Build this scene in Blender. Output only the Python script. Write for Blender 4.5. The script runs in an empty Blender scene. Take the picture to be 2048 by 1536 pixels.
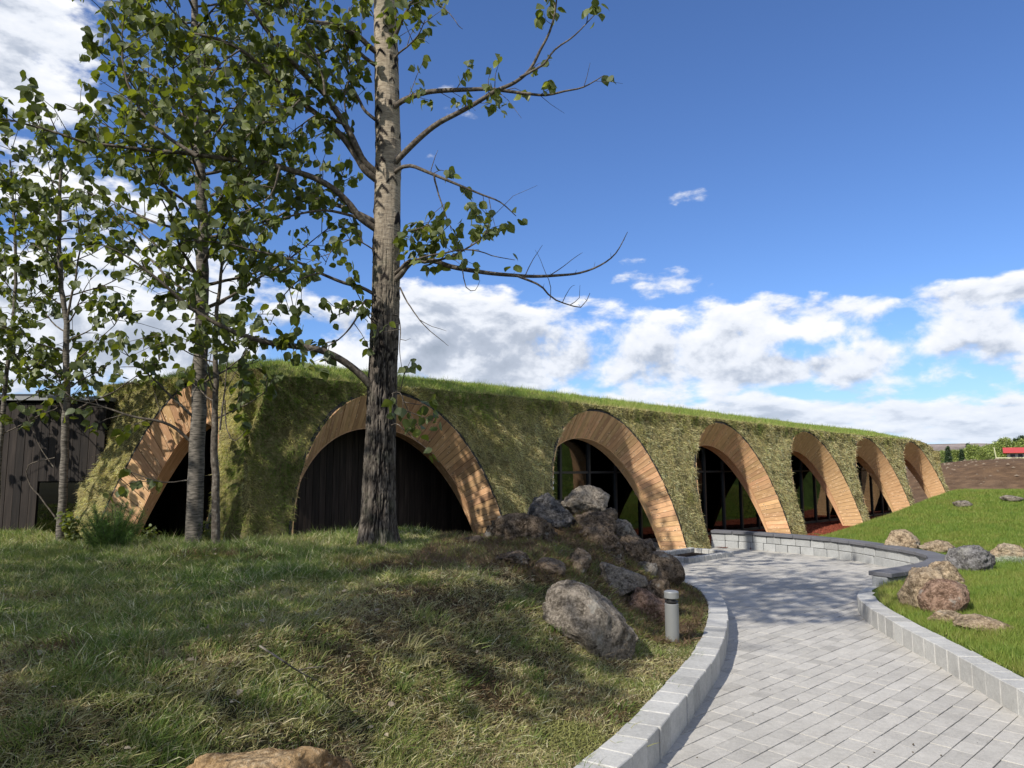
import bpy, bmesh, math, random
import numpy as np
from math import sin, cos, tan, atan, atan2, radians, pi, sqrt, exp
from mathutils import Vector, Matrix

rng = np.random.default_rng(7)
R = random.Random(11)
SC = bpy.context.scene
COL = SC.collection

# ------------------------------------------------------------------ camera, world, sun
F = 1450.0; HOR = 935.0; EYE = 1.65            # focal length and horizon measured in the 2048 px wide photograph
PITCH = atan((HOR - 768) / F); CP, SP = cos(PITCH), sin(PITCH)
cam = bpy.data.cameras.new('camera'); camo = bpy.data.objects.new('camera', cam); COL.objects.link(camo)
cam.sensor_fit = 'HORIZONTAL'; cam.sensor_width = 36.0; cam.lens = 36.0 * F / 2048
cam.clip_start = 0.05; cam.clip_end = 12000
camo.location = (0, 0, EYE); camo.rotation_euler = (pi / 2 + PITCH, 0, 0)
SC.camera = camo

SUN_DIR = np.array([-.675, -.738]); SUN_DIR = SUN_DIR / np.linalg.norm(SUN_DIR)   # horizontal direction towards the sun
SUN_EL = radians(40)
sun = bpy.data.lights.new('sun', 'SUN'); sun.energy = 4.3; sun.angle = radians(0.55); sun.color = (1.0, .945, .85)
suno = bpy.data.objects.new('sun', sun); COL.objects.link(suno)
sv = Vector((SUN_DIR[0] * cos(SUN_EL), SUN_DIR[1] * cos(SUN_EL), sin(SUN_EL)))
suno.rotation_euler = sv.to_track_quat('Z', 'Y').to_euler()

class NT:
    """tiny helper to write shader graphs"""
    def __init__(s, tree): s.t = tree; s.n = tree.nodes; s.l = tree.links
    def node(s, typ, **kw):
        n = s.n.new(typ)
        for k, v in kw.items(): setattr(n, k, v)
        return n
    def put(s, sock, v):
        if isinstance(v, bpy.types.NodeSocket): s.l.new(v, sock)
        elif v is not None: sock.default_value = v
    def m(s, op, a, b=None, c=None, clamp=False):
        n = s.node('ShaderNodeMath', operation=op); n.use_clamp = clamp
        s.put(n.inputs[0], a)
        if b is not None: s.put(n.inputs[1], b)
        if c is not None: s.put(n.inputs[2], c)
        return n.outputs[0]
    def vm(s, op, a, b=None, sc=None):
        n = s.node('ShaderNodeVectorMath', operation=op); s.put(n.inputs[0], a)
        if b is not None: s.put(n.inputs[1], b)
        if sc is not None: s.put(n.inputs['Scale'], sc)
        return n.outputs[0]
    def comb(s, x, y, z=0.0):
        n = s.node('ShaderNodeCombineXYZ')
        for i, v in enumerate((x, y, z)): s.put(n.inputs[i], v)
        return n.outputs[0]
    def sep(s, v):
        n = s.node('ShaderNodeSeparateXYZ'); s.put(n.inputs[0], v); return n.outputs
    def noise(s, vec, scale=5, detail=4, rough=.55, dist=0.0, dim='3D', out='Fac'):
        n = s.node('ShaderNodeTexNoise'); n.noise_dimensions = dim
        if vec is not None: s.put(n.inputs['Vector'], vec)
        n.inputs['Scale'].default_value = scale; n.inputs['Detail'].default_value = detail
        n.inputs['Roughness'].default_value = rough; n.inputs['Distortion'].default_value = dist
        return n.outputs[out]
    def voro(s, vec, scale=5, feature='F1', out='Distance', rand=1.0):
        n = s.node('ShaderNodeTexVoronoi', feature=feature)
        if vec is not None: s.put(n.inputs['Vector'], vec)
        n.inputs['Scale'].default_value = scale; n.inputs['Randomness'].default_value = rand
        return n.outputs[out]
    def mr(s, v, a, b, c=0.0, d=1.0, smooth=True):
        n = s.node('ShaderNodeMapRange'); n.interpolation_type = 'SMOOTHSTEP' if smooth else 'LINEAR'
        for i, x in enumerate((v, a, b, c, d)): s.put(n.inputs[i], x)
        return n.outputs[0]
    def ramp(s, v, stops):
        n = s.node('ShaderNodeValToRGB'); s.put(n.inputs[0], v)
        e = n.color_ramp.elements
        while len(e) < len(stops): e.new(.5)
        for i, (p, c) in enumerate(stops):
            e[i].position = p; e[i].color = (*c, 1) if len(c) == 3 else c
        return n.outputs[0]
    def mix(s, f, a, b, mode='MIX'):
        n = s.node('ShaderNodeMix', data_type='RGBA'); n.blend_type = mode
        s.put(n.inputs['Factor'], f)
        for k, v in (('A', a), ('B', b)):
            so = [i for i in n.inputs if i.name == k and i.type == 'RGBA'][0]
            if isinstance(v, tuple) and len(v) == 3: v = (*v, 1)
            s.put(so, v)
        return [o for o in n.outputs if o.type == 'RGBA'][0]

world = bpy.data.worlds.new('World'); SC.world = world; world.use_nodes = True
def build_sky():
    t = NT(world.node_tree); t.n.clear()
    tc = t.node('ShaderNodeTexCoord'); d = t.vm('NORMALIZE', tc.outputs['Generated'])
    sky = t.node('ShaderNodeTexSky'); sky.sky_type = 'NISHITA'; sky.sun_disc = False
    sky.sun_elevation = SUN_EL
    sky.sun_rotation = atan2(SUN_DIR[0], SUN_DIR[1])
    sky.air_density = 1.0; sky.dust_density = 0.25; sky.ozone_density = 2.2; sky.altitude = 150
    x, y, z = t.sep(d)
    az = t.m('MULTIPLY', t.m('ARCTAN2', x, y), 180 / pi)
    el = t.m('MULTIPLY', t.m('ARCSINE', z), 180 / pi)
    zz = t.m('MAXIMUM', z, 0.0)
    # cloud domain: angular, clouds get flatter and smaller towards the horizon
    inv = t.m('DIVIDE', 1.0, t.m('ADD', zz, 0.16))
    wv = t.noise(d, 5.0, 2, .5, out='Color')
    P = t.comb(t.m('MULTIPLY', t.m('MULTIPLY', az, .020), t.m('POWER', inv, .75)), t.m('MULTIPLY', t.m('POWER', inv, 1.0), 1.35), 0.0)
    # smooth direction based domain avoids a seam behind the camera
    Pd = t.vm('ADD', t.vm('MULTIPLY', d, t.comb(4.6, 4.6, t.m('ADD', 10.5, t.m('MULTIPLY', t.mr(el, 0.0, 12.0, 1.0, 0.0), 7.0)))), (3.7, 1.2, 0.4))
    def dens(off):
        v = t.vm('ADD', Pd, off)
        big = t.noise(v, .9, 1, .5)
        mid = t.noise(v, 2.0, 9, .58, .1)
        bil = t.voro(t.vm('ADD', v, t.vm('SCALE', t.noise(v, 6.0, 3, .6, out='Color'), sc=.22)), 4.6, 'SMOOTH_F1')
        a = t.m('MULTIPLY', big, .50)
        a = t.m('ADD', a, t.m('MULTIPLY', mid, .62))
        return t.m('SUBTRACT', a, t.m('MULTIPLY', bil, .20))
    def lobe(a0, e0, ra, re, amp):
        da = t.m('DIVIDE', t.m('SUBTRACT', az, a0), ra); de = t.m('DIVIDE', t.m('SUBTRACT', el, e0), re)
        q = t.m('ADD', t.m('MULTIPLY', da, da), t.m('MULTIPLY', de, de))
        return t.m('MULTIPLY', t.m('EXPONENT', t.m('MULTIPLY', q, -1.0)), amp)
    out = t.mr(t.m('ABSOLUTE', t.m('SUBTRACT', az, 2.0)), 40.0, 70.0)      # extra cloud added outside the frame to whiten and lift the shadow fill
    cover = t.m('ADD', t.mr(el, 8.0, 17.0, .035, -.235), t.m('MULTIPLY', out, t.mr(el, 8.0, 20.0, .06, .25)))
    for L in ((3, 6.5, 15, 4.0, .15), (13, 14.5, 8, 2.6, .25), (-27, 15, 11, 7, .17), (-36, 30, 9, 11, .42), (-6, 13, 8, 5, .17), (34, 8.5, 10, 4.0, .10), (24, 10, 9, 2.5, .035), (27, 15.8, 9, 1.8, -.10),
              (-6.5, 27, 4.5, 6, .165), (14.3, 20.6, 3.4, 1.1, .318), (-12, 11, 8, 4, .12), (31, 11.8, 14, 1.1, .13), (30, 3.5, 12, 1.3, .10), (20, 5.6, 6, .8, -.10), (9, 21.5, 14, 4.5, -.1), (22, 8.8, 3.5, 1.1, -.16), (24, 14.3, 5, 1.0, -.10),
              (-75, 22, 22, 14, .25), (75, 18, 20, 8, .18), (150, 25, 30, 14, .22), (-130, 30, 25, 12, .15)):  # unseen lobes beside and behind the camera, added for softer, neutral fill light
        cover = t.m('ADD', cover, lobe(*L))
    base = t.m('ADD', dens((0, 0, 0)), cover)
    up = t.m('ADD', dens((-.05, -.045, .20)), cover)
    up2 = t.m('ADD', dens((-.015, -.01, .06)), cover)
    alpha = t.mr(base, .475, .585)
    thick = t.mr(base, .50, .80)
    diff = t.m('ADD', t.m('MULTIPLY', t.m('SUBTRACT', base, up), 1.6), t.m('MULTIPLY', t.m('SUBTRACT', base, up2), 2.6))
    lit = t.m('SUBTRACT', t.m('ADD', .74, diff), t.m('MULTIPLY', thick, .40), clamp=True)
    ccol = t.ramp(lit, [(0.0, (.29, .335, .41)), (.35, (.40, .445, .53)), (.60, (.67, .70, .76)), (1.0, (.83, .83, .83))])
    haze = t.mr(el, -1.0, 11.0, .45, 0.0)
    skyc = t.vm('SCALE', sky.outputs[0], sc=.105)
    # the photographed sky is a clear saturated blue, paler at the horizon
    skyc = t.mix(1.0, skyc, (.63, .82, 1.16), 'MULTIPLY')
    skyc = t.mix(t.m('MULTIPLY', haze, .9), skyc, (.38, .52, .76))
    ccol = t.mix(t.mr(el, 0.0, 9.0, .45, 0.0), ccol, (.52, .60, .73))
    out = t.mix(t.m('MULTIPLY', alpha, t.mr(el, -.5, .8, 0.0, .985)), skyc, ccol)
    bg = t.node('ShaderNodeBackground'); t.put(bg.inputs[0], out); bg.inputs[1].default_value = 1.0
    o = t.node('ShaderNodeOutputWorld'); t.l.new(bg.outputs[0], o.inputs[0])
build_sky()
vs = SC.view_settings; vs.view_transform = 'Standard'; vs.look = 'None'; vs.exposure = 0.38; vs.gamma = 1.0; vs.use_curve_mapping = False
try:
    SC.cycles.use_denoising = True
    SC.cycles.max_bounces = 6; SC.cycles.diffuse_bounces = 3; SC.cycles.glossy_bounces = 3
    SC.cycles.transmission_bounces = 4; SC.cycles.transparent_max_bounces = 8
except Exception: pass

# ------------------------------------------------------------------ geometry helpers
def at(u, v, Y):
    """point at depth Y (metres ahead) that the photograph shows at pixel u, v"""
    dx = (u - 1024) / F; dy = (768 - v) / F
    r = np.array([dx, CP - dy * SP, SP + dy * CP]); return np.array([0, 0, EYE]) + r * (Y / r[1])
def onz(u, v, z):
    dx = (u - 1024) / F; dy = (768 - v) / F
    r = np.array([dx, CP - dy * SP, SP + dy * CP]); return np.array([0, 0, EYE]) + r * ((z - EYE) / r[2])
def proj(X):
    X = np.asarray(X, float); x, y, z = X[..., 0], X[..., 1], X[..., 2] - EYE
    f = y * CP + z * SP; up = -y * SP + z * CP
    f = np.where(np.abs(f) < 1e-4, 1e-4, f)
    return 1024 + F * x / f, 768 - F * up / f, f

_perm = rng.permutation(256).astype(np.int64); _perm = np.concatenate([_perm, _perm])
_g = rng.normal(size=(256, 3)); _g /= np.linalg.norm(_g, axis=1)[:, None]
def pn(x, y, z=0.0):
    x, y, z = np.broadcast_arrays(np.asarray(x, float), np.asarray(y, float), np.asarray(z, float))
    xi, yi, zi = np.floor(x).astype(np.int64), np.floor(y).astype(np.int64), np.floor(z).astype(np.int64)
    xf, yf, zf = x - xi, y - yi, z - zi
    u, v, w = [t * t * t * (t * (t * 6 - 15) + 10) for t in (xf, yf, zf)]
    def g(i, j, k):
        h = _perm[(_perm[(_perm[(xi + i) & 255] + yi + j) & 255] + zi + k) & 255]
        q = _g[h]; return q[..., 0] * (xf - i) + q[..., 1] * (yf - j) + q[..., 2] * (zf - k)
    def L(a, b, t): return a + t * (b - a)
    return L(L(L(g(0,0,0), g(1,0,0), u), L(g(0,1,0), g(1,1,0), u), v), L(L(g(0,0,1), g(1,0,1), u), L(g(0,1,1), g(1,1,1), u), v), w) * 1.6
def fbm(x, y, z=0.0, o=4, r=.5):
    s = 0; a = 1; t = 0
    for i in range(o):
        s = s + a * pn(np.asarray(x) * 2 ** i + 17.3 * i, np.asarray(y) * 2 ** i, np.asarray(z) * 2 ** i); t += a; a *= r
    return s / t
def ss(x, a, b):
    t = np.clip((np.asarray(x, float) - a) / (b - a), 0, 1); return t * t * (3 - 2 * t)

def mesh_np(name, V, T, mats=None, col=None, smooth=False, uv=None):
    """fast mesh from an (n,3) vertex array and a (m,k) face array (or list of such arrays)"""
    V = np.asarray(V, np.float32)
    Ts = T if isinstance(T, list) else [T]
    Ts = [np.asarray(t, np.int32) for t in Ts if len(t)]
    me = bpy.data.meshes.new(name)
    me.vertices.add(len(V)); me.vertices.foreach_set('co', V.ravel())
    nl = sum(t.size for t in Ts); npg = sum(len(t) for t in Ts)
    me.loops.add(nl); me.loops.foreach_set('vertex_index', np.concatenate([t.ravel() for t in Ts]))
    me.polygons.add(npg)
    sizes = np.concatenate([np.full(len(t), t.shape[1], np.int32) for t in Ts])
    st = np.concatenate([[0], np.cumsum(sizes)[:-1]]).astype(np.int32)
    me.polygons.foreach_set('loop_start', st)
    me.update(calc_edges=True)
    me.polygons.foreach_set('use_smooth', np.full(npg, bool(smooth)))
    if col is not None:
        c = np.ones((len(V), 4), np.float32); c[:, :3] = col
        a = me.attributes.new('Col', 'FLOAT_COLOR', 'POINT'); a.data.foreach_set('color', c.ravel())
    if uv is not None:
        l = me.uv_layers.new(name='UVMap'); idx = np.concatenate([t.ravel() for t in Ts])
        l.data.foreach_set('uv', np.asarray(uv, np.float32)[idx].ravel())
    if mats is not None:
        for mm in (mats if isinstance(mats, (list, tuple)) else [mats]): me.materials.append(mm)
    return me
def link(name, me, parent=None, loc=None):
    o = bpy.data.objects.new(name, me); COL.objects.link(o)
    if parent is not None: o.parent = parent
    if loc is not None: o.location = loc
    return o
def tag(o, label=None, cat=None, group=None, kind=None):
    if label: o['label'] = label
    if cat: o['category'] = cat
    if group: o['group'] = group
    if kind: o['kind'] = kind
    return o
def empty(name, loc=(0, 0, 0)):
    o = bpy.data.objects.new(name, None); COL.objects.link(o); o.location = loc; o.empty_display_size = .2; return o
def part(name, me, root, **kw):
    """mesh given in world coordinates, parented to a root empty that may stand anywhere"""
    o = link(name, me, root); o.matrix_parent_inverse = Matrix.Translation(-Vector(root_loc(root))); tag(o, **kw); return o
def root_loc(o):
    return WL.get(o.name, tuple(o.location) if o.type == 'EMPTY' else (0, 0, 0))
WL = {}

class MB:
    """collects simple solids in one mesh"""
    def __init__(s): s.V = []; s.Fc = []; s.n = 0
    def add(s, V, Fc):
        s.V.extend([tuple(v) for v in V]); s.Fc.extend([tuple(i + s.n for i in f) for f in Fc]); s.n += len(V)
    def hexa(s, P):   # 8 corners: bottom ring then top ring
        s.add(P, [(0,3,2,1), (4,5,6,7), (0,1,5,4), (1,2,6,5), (2,3,7,6), (3,0,4,7)])
    def box(s, c, h, ax=None):
        ax = ax or ((1,0,0), (0,1,0), (0,0,1)); c = np.array(c); ax = np.array(ax, float)
        P = [c + a*h[0]*ax[0] + b*h[1]*ax[1] + z*h[2]*ax[2] for z in (-1, 1) for a, b in ((-1,-1), (1,-1), (1,1), (-1,1))]
        s.hexa(P)
    def lathe(s, prof, c, n=32):
        V = []; Fc = []
        for r, z in prof:
            for k in range(n): V.append((c[0] + r*cos(2*pi*k/n), c[1] + r*sin(2*pi*k/n), c[2] + z))
        m = len(prof)
        for i in range(m-1):
            for k in range(n): Fc.append((i*n+k, i*n+(k+1)%n, (i+1)*n+(k+1)%n, (i+1)*n+k))
        Fc.append(tuple(range(n))[::-1]); Fc.append(tuple((m-1)*n+k for k in range(n)))
        s.add(V, Fc)
    def mesh(s, name, mat, bevel=0.0, smooth=False, seg=1):
        me = bpy.data.meshes.new(name); me.from_pydata([tuple(map(float, v)) for v in s.V], [], s.Fc); me.update()
        if bevel:
            bm = bmesh.new(); bm.from_mesh(me); bmesh.ops.recalc_face_normals(bm, faces=bm.faces)
            bmesh.ops.bevel(bm, geom=list(bm.edges), offset=bevel, segments=seg, affect='EDGES', profile=.6); bm.to_mesh(me); bm.free()
        if smooth: me.polygons.foreach_set('use_smooth', [True]*len(me.polygons))
        if mat: me.materials.append(mat)
        return me

# ------------------------------------------------------------------ materials
def new_mat(name):
    m = bpy.data.materials.new(name); m.use_nodes = True; t = NT(m.node_tree); t.n.clear()
    return m, t
def finish(t, col, rough=.8, bump=None, bstr=.3, bdist=.01, spec=.3, metal=0.0, extra=None, disp=None):
    p = t.node('ShaderNodeBsdfPrincipled')
    if isinstance(col, tuple) and len(col) == 3: col = (*col, 1)
    t.put(p.inputs['Base Color'], col); t.put(p.inputs['Roughness'], rough)
    p.inputs['Specular IOR Level'].default_value = spec; p.inputs['Metallic'].default_value = metal
    if bump is not None:
        b = t.node('ShaderNodeBump'); b.inputs['Strength'].default_value = bstr; b.inputs['Distance'].default_value = bdist
        t.put(b.inputs['Height'], bump); t.l.new(b.outputs[0], p.inputs['Normal'])
    out = t.node('ShaderNodeOutputMaterial'); sh = p.outputs[0]
    if extra: sh = extra(t, sh)
    t.l.new(sh, out.inputs[0]); return p
def attr(t, name='Col'):
    a = t.node('ShaderNodeAttribute'); a.attribute_name = name; return a.outputs['Color']
def geo_pos(t): return t.node('ShaderNodeNewGeometry').outputs['Position']
def obj_rand(t): return t.node('ShaderNodeObjectInfo').outputs['Random']

def mat_blades(name, trans=.3, rough=.5, spec=.25):
    m, t = new_mat(name); c = attr(t)
    def ex(t, sh):
        tr = t.node('ShaderNodeBsdfTranslucent'); t.put(tr.inputs[0], t.mix(1.0, c, (1.25, 1.35, .7), 'MULTIPLY'))
        mx = t.node('ShaderNodeMixShader'); mx.inputs[0].default_value = trans
        t.l.new(sh, mx.inputs[1]); t.l.new(tr.outputs[0], mx.inputs[2]); return mx.outputs[0]
    finish(t, c, rough, spec=spec, extra=ex); return m
M_BLADE = mat_blades('grass_blades')
M_TBLADE = mat_blades('turf_blades', .42, .6, .15)
M_NEEDLE = mat_blades('needles', .12, .5, .3)

def mat_leaf():
    m, t = new_mat('poplar_leaf'); c = attr(t); u = t.node('ShaderNodeUVMap').outputs[0]
    ux, uy, _ = t.sep(u)
    vein = t.m('ABSOLUTE', t.m('SUBTRACT', t.m('FRACT', t.m('ADD', t.m('MULTIPLY', ux, 7.0), t.m('MULTIPLY', t.m('ABSOLUTE', uy), -7.0))), .5))
    mid = t.mr(t.m('ABSOLUTE', uy), .0, .035, 1.0, 0.0)
    v = t.m('MAXIMUM', t.mr(vein, .0, .10, .6, 0.0), mid)
    col = t.mix(t.m('MULTIPLY', v, .35), c, (.20, .25, .09))
    bf = t.node('ShaderNodeNewGeometry').outputs['Backfacing']
    col = t.mix(t.m('MULTIPLY', bf, .45), col, (.17, .20, .12))
    def ex(t, sh):
        tr = t.node('ShaderNodeBsdfTranslucent'); t.put(tr.inputs[0], t.mix(1.0, c, (1.7, 1.65, .55), 'MULTIPLY'))
        mx = t.node('ShaderNodeMixShader'); mx.inputs[0].default_value = .42
        t.l.new(sh, mx.inputs[1]); t.l.new(tr.outputs[0], mx.inputs[2]); return mx.outputs[0]
    finish(t, col, .43, v, .35, .004, .4, extra=ex); return m
M_LEAF = mat_leaf()

def mat_bark(name, big):
    m, t = new_mat(name); p = geo_pos(t); x, y, z = t.sep(p); c = attr(t)
    ver = t.noise(t.comb(t.m('MULTIPLY', x, 1), y, t.m('MULTIPLY', z, .18)), 34, 6, .62)
    hor = t.noise(t.comb(x, y, t.m('MULTIPLY', z, 7.0)), 9, 5, .6)
    lent = t.mr(t.noise(t.comb(t.m('MULTIPLY', x, .8), y, t.m('MULTIPLY', z, 4.0)), 26, 2, .5), .62, .67)
    patch = t.mr(t.noise(t.comb(x, y, t.m('MULTIPLY', z, 1.6)), 4.2, 5, .62), .56, .63)
    pale = t.ramp(hor, [(.3, (.19, .15, .11)), (.55, (.34, .285, .215)), (.75, (.48, .425, .34))])
    pale = t.mix(t.m('MULTIPLY', lent, .75), pale, (.05, .042, .036))
    pale = t.mix(t.m('MULTIPLY', patch, .8 if big else .35), pale, (.055, .048, .042))
    rough = t.ramp(ver, [(.30, (.035, .029, .024)), (.47, (.095, .08, .066)), (.62, (.17, .145, .12)), (.8, (.25, .215, .175))])
    f = t.sep(c)[0]          # 1 = furrowed old bark, 0 = smooth pale bark
    col = t.mix(f, pale, rough)
    col = t.mix(t.sep(c)[1], col, (.016, .013, .012))    # chevrons, branch scars and darkened bark furrows
    col = t.mix(t.m('MULTIPLY', t.mr(t.noise(p, 3.0, 3), .55, .7), .25), col, (.12, .14, .08))
    finish(t, col, .88, t.m('ADD', ver, t.m('MULTIPLY', hor, .6)), .55, .012, .2); return m
M_BARK = mat_bark('poplar_bark', True)

def mat_twig():
    m, t = new_mat('twig_bark'); p = geo_pos(t)
    n = t.noise(p, 30, 4); c = t.ramp(n, [(.3, (.045, .037, .03)), (.55, (.12, .10, .08)), (.8, (.27, .25, .21))])
    finish(t, c, .85, n, .4, .006, .2); return m
M_TWIG = mat_twig()
def mat_palebark():
    m, t = new_mat('pale_birch_bark'); p = geo_pos(t); x, y, z = t.sep(p)
    hor = t.noise(t.comb(x, y, t.m('MULTIPLY', z, 5.0)), 12, 5, .6)
    c = t.ramp(hor, [(.32, (.028, .024, .02)), (.46, (.10, .088, .073)), (.62, (.20, .175, .145)), (.8, (.33, .30, .25))])
    finish(t, c, .8, hor, .4, .006, .25); return m
M_PALE = mat_palebark()

def mat_rock(name, a, b, c, pits=.5, scale=1.0):
    m, t = new_mat(name); p = t.node('ShaderNodeTexCoord').outputs['Object']
    r = obj_rand(t); p = t.vm('ADD', p, t.comb(t.m('MULTIPLY', r, 40), t.m('MULTIPLY', r, 17), 0))
    n1 = t.noise(p, 2.2*scale, 6, .62, .4); n2 = t.noise(p, 14*scale, 8, .74); n3 = t.noise(p, 52*scale, 5, .7)
    col = t.ramp(n1, [(.32, a), (.50, b), (.68, c)])
    col = t.mix(t.mr(n3, .56, .40, 0, .55), col, tuple(q*.30 for q in a)); col = t.mix(t.mr(n3, .54, .66, 0, .5), col, tuple(min(1, q*1.5+.05) for q in c))
    col = t.mix(t.mr(n2, .46, .62, 0, .6), col, tuple(min(1, q*1.75+.03) for q in b))
    col = t.mix(t.mr(n2, .48, .34, 0, .85), col, tuple(q*.38 for q in a))
    vp = t.voro(t.vm('ADD', p, t.vm('SCALE', t.noise(p, 8, 2, out='Color'), sc=.12)), 15*scale)
    pit = t.mr(vp, .10, .26, 1.0, 0.0)
    pmask = t.m('MULTIPLY', pit, t.mr(t.noise(p, 3.1, 3), .45, .6, 0, pits))
    col = t.mix(pmask, col, (.022, .018, .016))
    col = t.mix(t.mr(t.noise(p, 5.2*scale, 5, .7), .60, .66, 0, .55), col, (.40, .385, .34))
    h = t.m('ADD', t.m('ADD', t.m('MULTIPLY', n2, 1.0), t.m('MULTIPLY', n3, .25)), t.m('MULTIPLY', pmask, -.8))
    finish(t, col, .92, h, 1.0, .06, .15); return m
M_RK_DARK = mat_rock('dark_lava_rock', (.075, .054, .038), (.155, .115, .080), (.25, .195, .14), .9)
M_RK_BLUE = mat_rock('dark_grey_lava_rock', (.055, .052, .052), (.11, .104, .102), (.165, .155, .148), .9)
M_RK_GREY = mat_rock('grey_brown_rock', (.14, .115, .088), (.24, .205, .165), (.34, .30, .245), .35)
M_RK_TAN = mat_rock('tan_rock', (.26, .18, .11), (.38, .29, .19), (.46, .385, .28), .2)
M_RK_ORANGE = mat_rock('orange_tan_rock', (.32, .18, .075), (.48, .31, .15), (.52, .42, .28), .35, .8)
M_RK_RED = mat_rock('red_brown_rock', (.19, .11, .07), (.28, .18, .125), (.36, .265, .20), .3)
M_RK_SLATE = mat_rock('slate_grey_rock', (.115, .108, .105), (.20, .19, .185), (.28, .27, .26), .3)

def mat_stone(name, base, use_attr=False, dirt=.3, bev=.006):
    m, t = new_mat(name); p = geo_pos(t)
    r = t.sep(attr(t))[0] if use_attr else obj_rand(t)
    n = t.noise(p, 7, 5, .6); f = t.noise(p, 110, 3, .7); k = t.noise(p, 1.1, 4, .6)
    g = t.m('ADD', t.m('MULTIPLY', t.m('SUBTRACT', r, .5), .20), 1.0)
    g = t.m('ADD', g, t.m('MULTIPLY', t.m('SUBTRACT', n, .5), .40))
    g = t.m('ADD', g, t.m('MULTIPLY', t.m('SUBTRACT', f, .5), .60)); g = t.m('ADD', g, t.m('MULTIPLY', t.m('SUBTRACT', t.noise(p, 32, 4, .7), .5), .55))
    g = t.m('ADD', g, t.m('MULTIPLY', t.m('SUBTRACT', k, .5), .35))
    g = t.m('SUBTRACT', g, t.m('MULTIPLY', t.mr(r, .93, .96), .26))
    col = t.vm('SCALE', (base[0], base[1], base[2]), sc=g)
    col = t.mix(t.mr(t.noise(p, 3.3, 6, .7), .55, .75, 0, dirt), col, (base[0]*.55, base[1]*.50, base[2]*.42))
    col = t.mix(t.mr(t.noise(p, 190, 2, .5), .68, .74, 0, .5), col, (.07, .065, .06))
    finish(t, col, .9, t.m('ADD', n, t.m('MULTIPLY', f, .8)), .5, .006, .2); return m
M_PAVER = mat_stone('paver_concrete', (.42, .40, .362), False, .22)
M_PAVER_A = mat_stone('paver_concrete_small', (.42, .40, .362), True, .22)
M_KERB = mat_stone('kerb_stone', (.425, .418, .395), False, .12)
M_BLOCK = mat_stone('wall_block', (.345, .35, .345), False, .35)
M_CAP = mat_stone('cap_slate', (.125, .125, .135), False, .2)

def mat_wood():
    m, t = new_mat('larch_plank'); uv = t.node('ShaderNodeUVMap').outputs[0]; r = obj_rand(t)
    ux, uy, _ = t.sep(uv); P = t.comb(ux, uy, t.m('MULTIPLY', r, 31.0))
    gr = t.noise(t.comb(t.m('MULTIPLY', ux, 1.6), t.m('MULTIPLY', uy, 26), t.m('MULTIPLY', r, 31.0)), 2.2, 5, .6, 1.2)
    kn = t.voro(t.comb(t.m('MULTIPLY', ux, 4.4), t.m('MULTIPLY', uy, 12.0), t.m('MULTIPLY', r, 31.0)), 1.3)
    col = t.ramp(gr, [(.25, (.42, .22, .10)), (.5, (.60, .35, .17)), (.75, (.72, .47, .27))])
    hs = t.node('ShaderNodeHueSaturation'); t.put(hs.inputs['Color'], col); hs.inputs['Saturation'].default_value = .97
    t.put(hs.inputs['Value'], t.m('ADD', .74, t.m('MULTIPLY', r, .46)))
    t.put(hs.inputs['Hue'], t.m('ADD', .492, t.m('MULTIPLY', t.m('FRACT', t.m('MULTIPLY', r, 7.3)), .018)))
    col = hs.outputs[0]
    col = t.mix(t.mr(kn, .16, .32, .75, 0), col, (.80, .56, .34))
    col = t.mix(t.mr(kn, .09, .15, .95, 0), col, (.10, .045, .02))
    col = t.mix(t.mr(t.noise(P, 5.0, 5, .7), .54, .68, 0, .35), col, (.26, .15, .085))
    finish(t, col, .62, gr, .35, .004, .3); return m
M_WOOD = mat_wood()
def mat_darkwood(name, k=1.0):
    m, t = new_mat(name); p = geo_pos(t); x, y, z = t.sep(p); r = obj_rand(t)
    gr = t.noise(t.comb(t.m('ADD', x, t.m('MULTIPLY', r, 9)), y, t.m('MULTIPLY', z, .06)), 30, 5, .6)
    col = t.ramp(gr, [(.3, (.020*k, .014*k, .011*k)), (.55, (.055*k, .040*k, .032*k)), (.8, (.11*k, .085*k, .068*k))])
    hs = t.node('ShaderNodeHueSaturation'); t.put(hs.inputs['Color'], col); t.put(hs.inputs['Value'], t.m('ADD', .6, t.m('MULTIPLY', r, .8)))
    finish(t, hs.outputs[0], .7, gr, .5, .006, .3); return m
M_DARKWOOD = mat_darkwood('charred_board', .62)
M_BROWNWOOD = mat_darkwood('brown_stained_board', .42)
def mat_flat(name, col, rough=.6, spec=.3, metal=0.0, var=.15, sc=8):
    m, t = new_mat(name); p = geo_pos(t); n = t.noise(p, sc, 5, .6)
    g = t.m('ADD', 1 - var, t.m('MULTIPLY', n, 2*var)); c = t.vm('SCALE', col, sc=g)
    finish(t, c, rough, n, .15, .004, spec, metal); return m
M_MEMBRANE = mat_flat('black_membrane', (.030, .029, .028), .8)
M_FRAME = mat_flat('dark_window_frame', (.030, .032, .036), .4, .5)
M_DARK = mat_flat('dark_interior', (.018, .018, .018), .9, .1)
M_IFLOOR = mat_flat('interior_floor', (.06, .055, .05), .35, .4)
M_SOIL = mat_flat('black_soil', (.018, .014, .011), .95, .1, var=.4, sc=40)
M_ALU = mat_flat('grey_painted_metal', (.235, .24, .235), .42, .45, .25, .04, 30)
M_ALU2 = mat_flat('black_grille', (.02, .02, .02), .5)
M_CREAM = mat_flat('cream_render', (.62, .58, .50), .7)
M_REDROOF = mat_flat('red_metal_roof', (.50, .065, .045), .5)
M_GALV = mat_flat('grey_roofing', (.26, .27, .29), .6)
M_WHITE = mat_flat('white_print', (.75, .75, .73), .5)
M_YELLOW = mat_flat('pale_pole_paint', (.60, .60, .36), .6)
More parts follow.
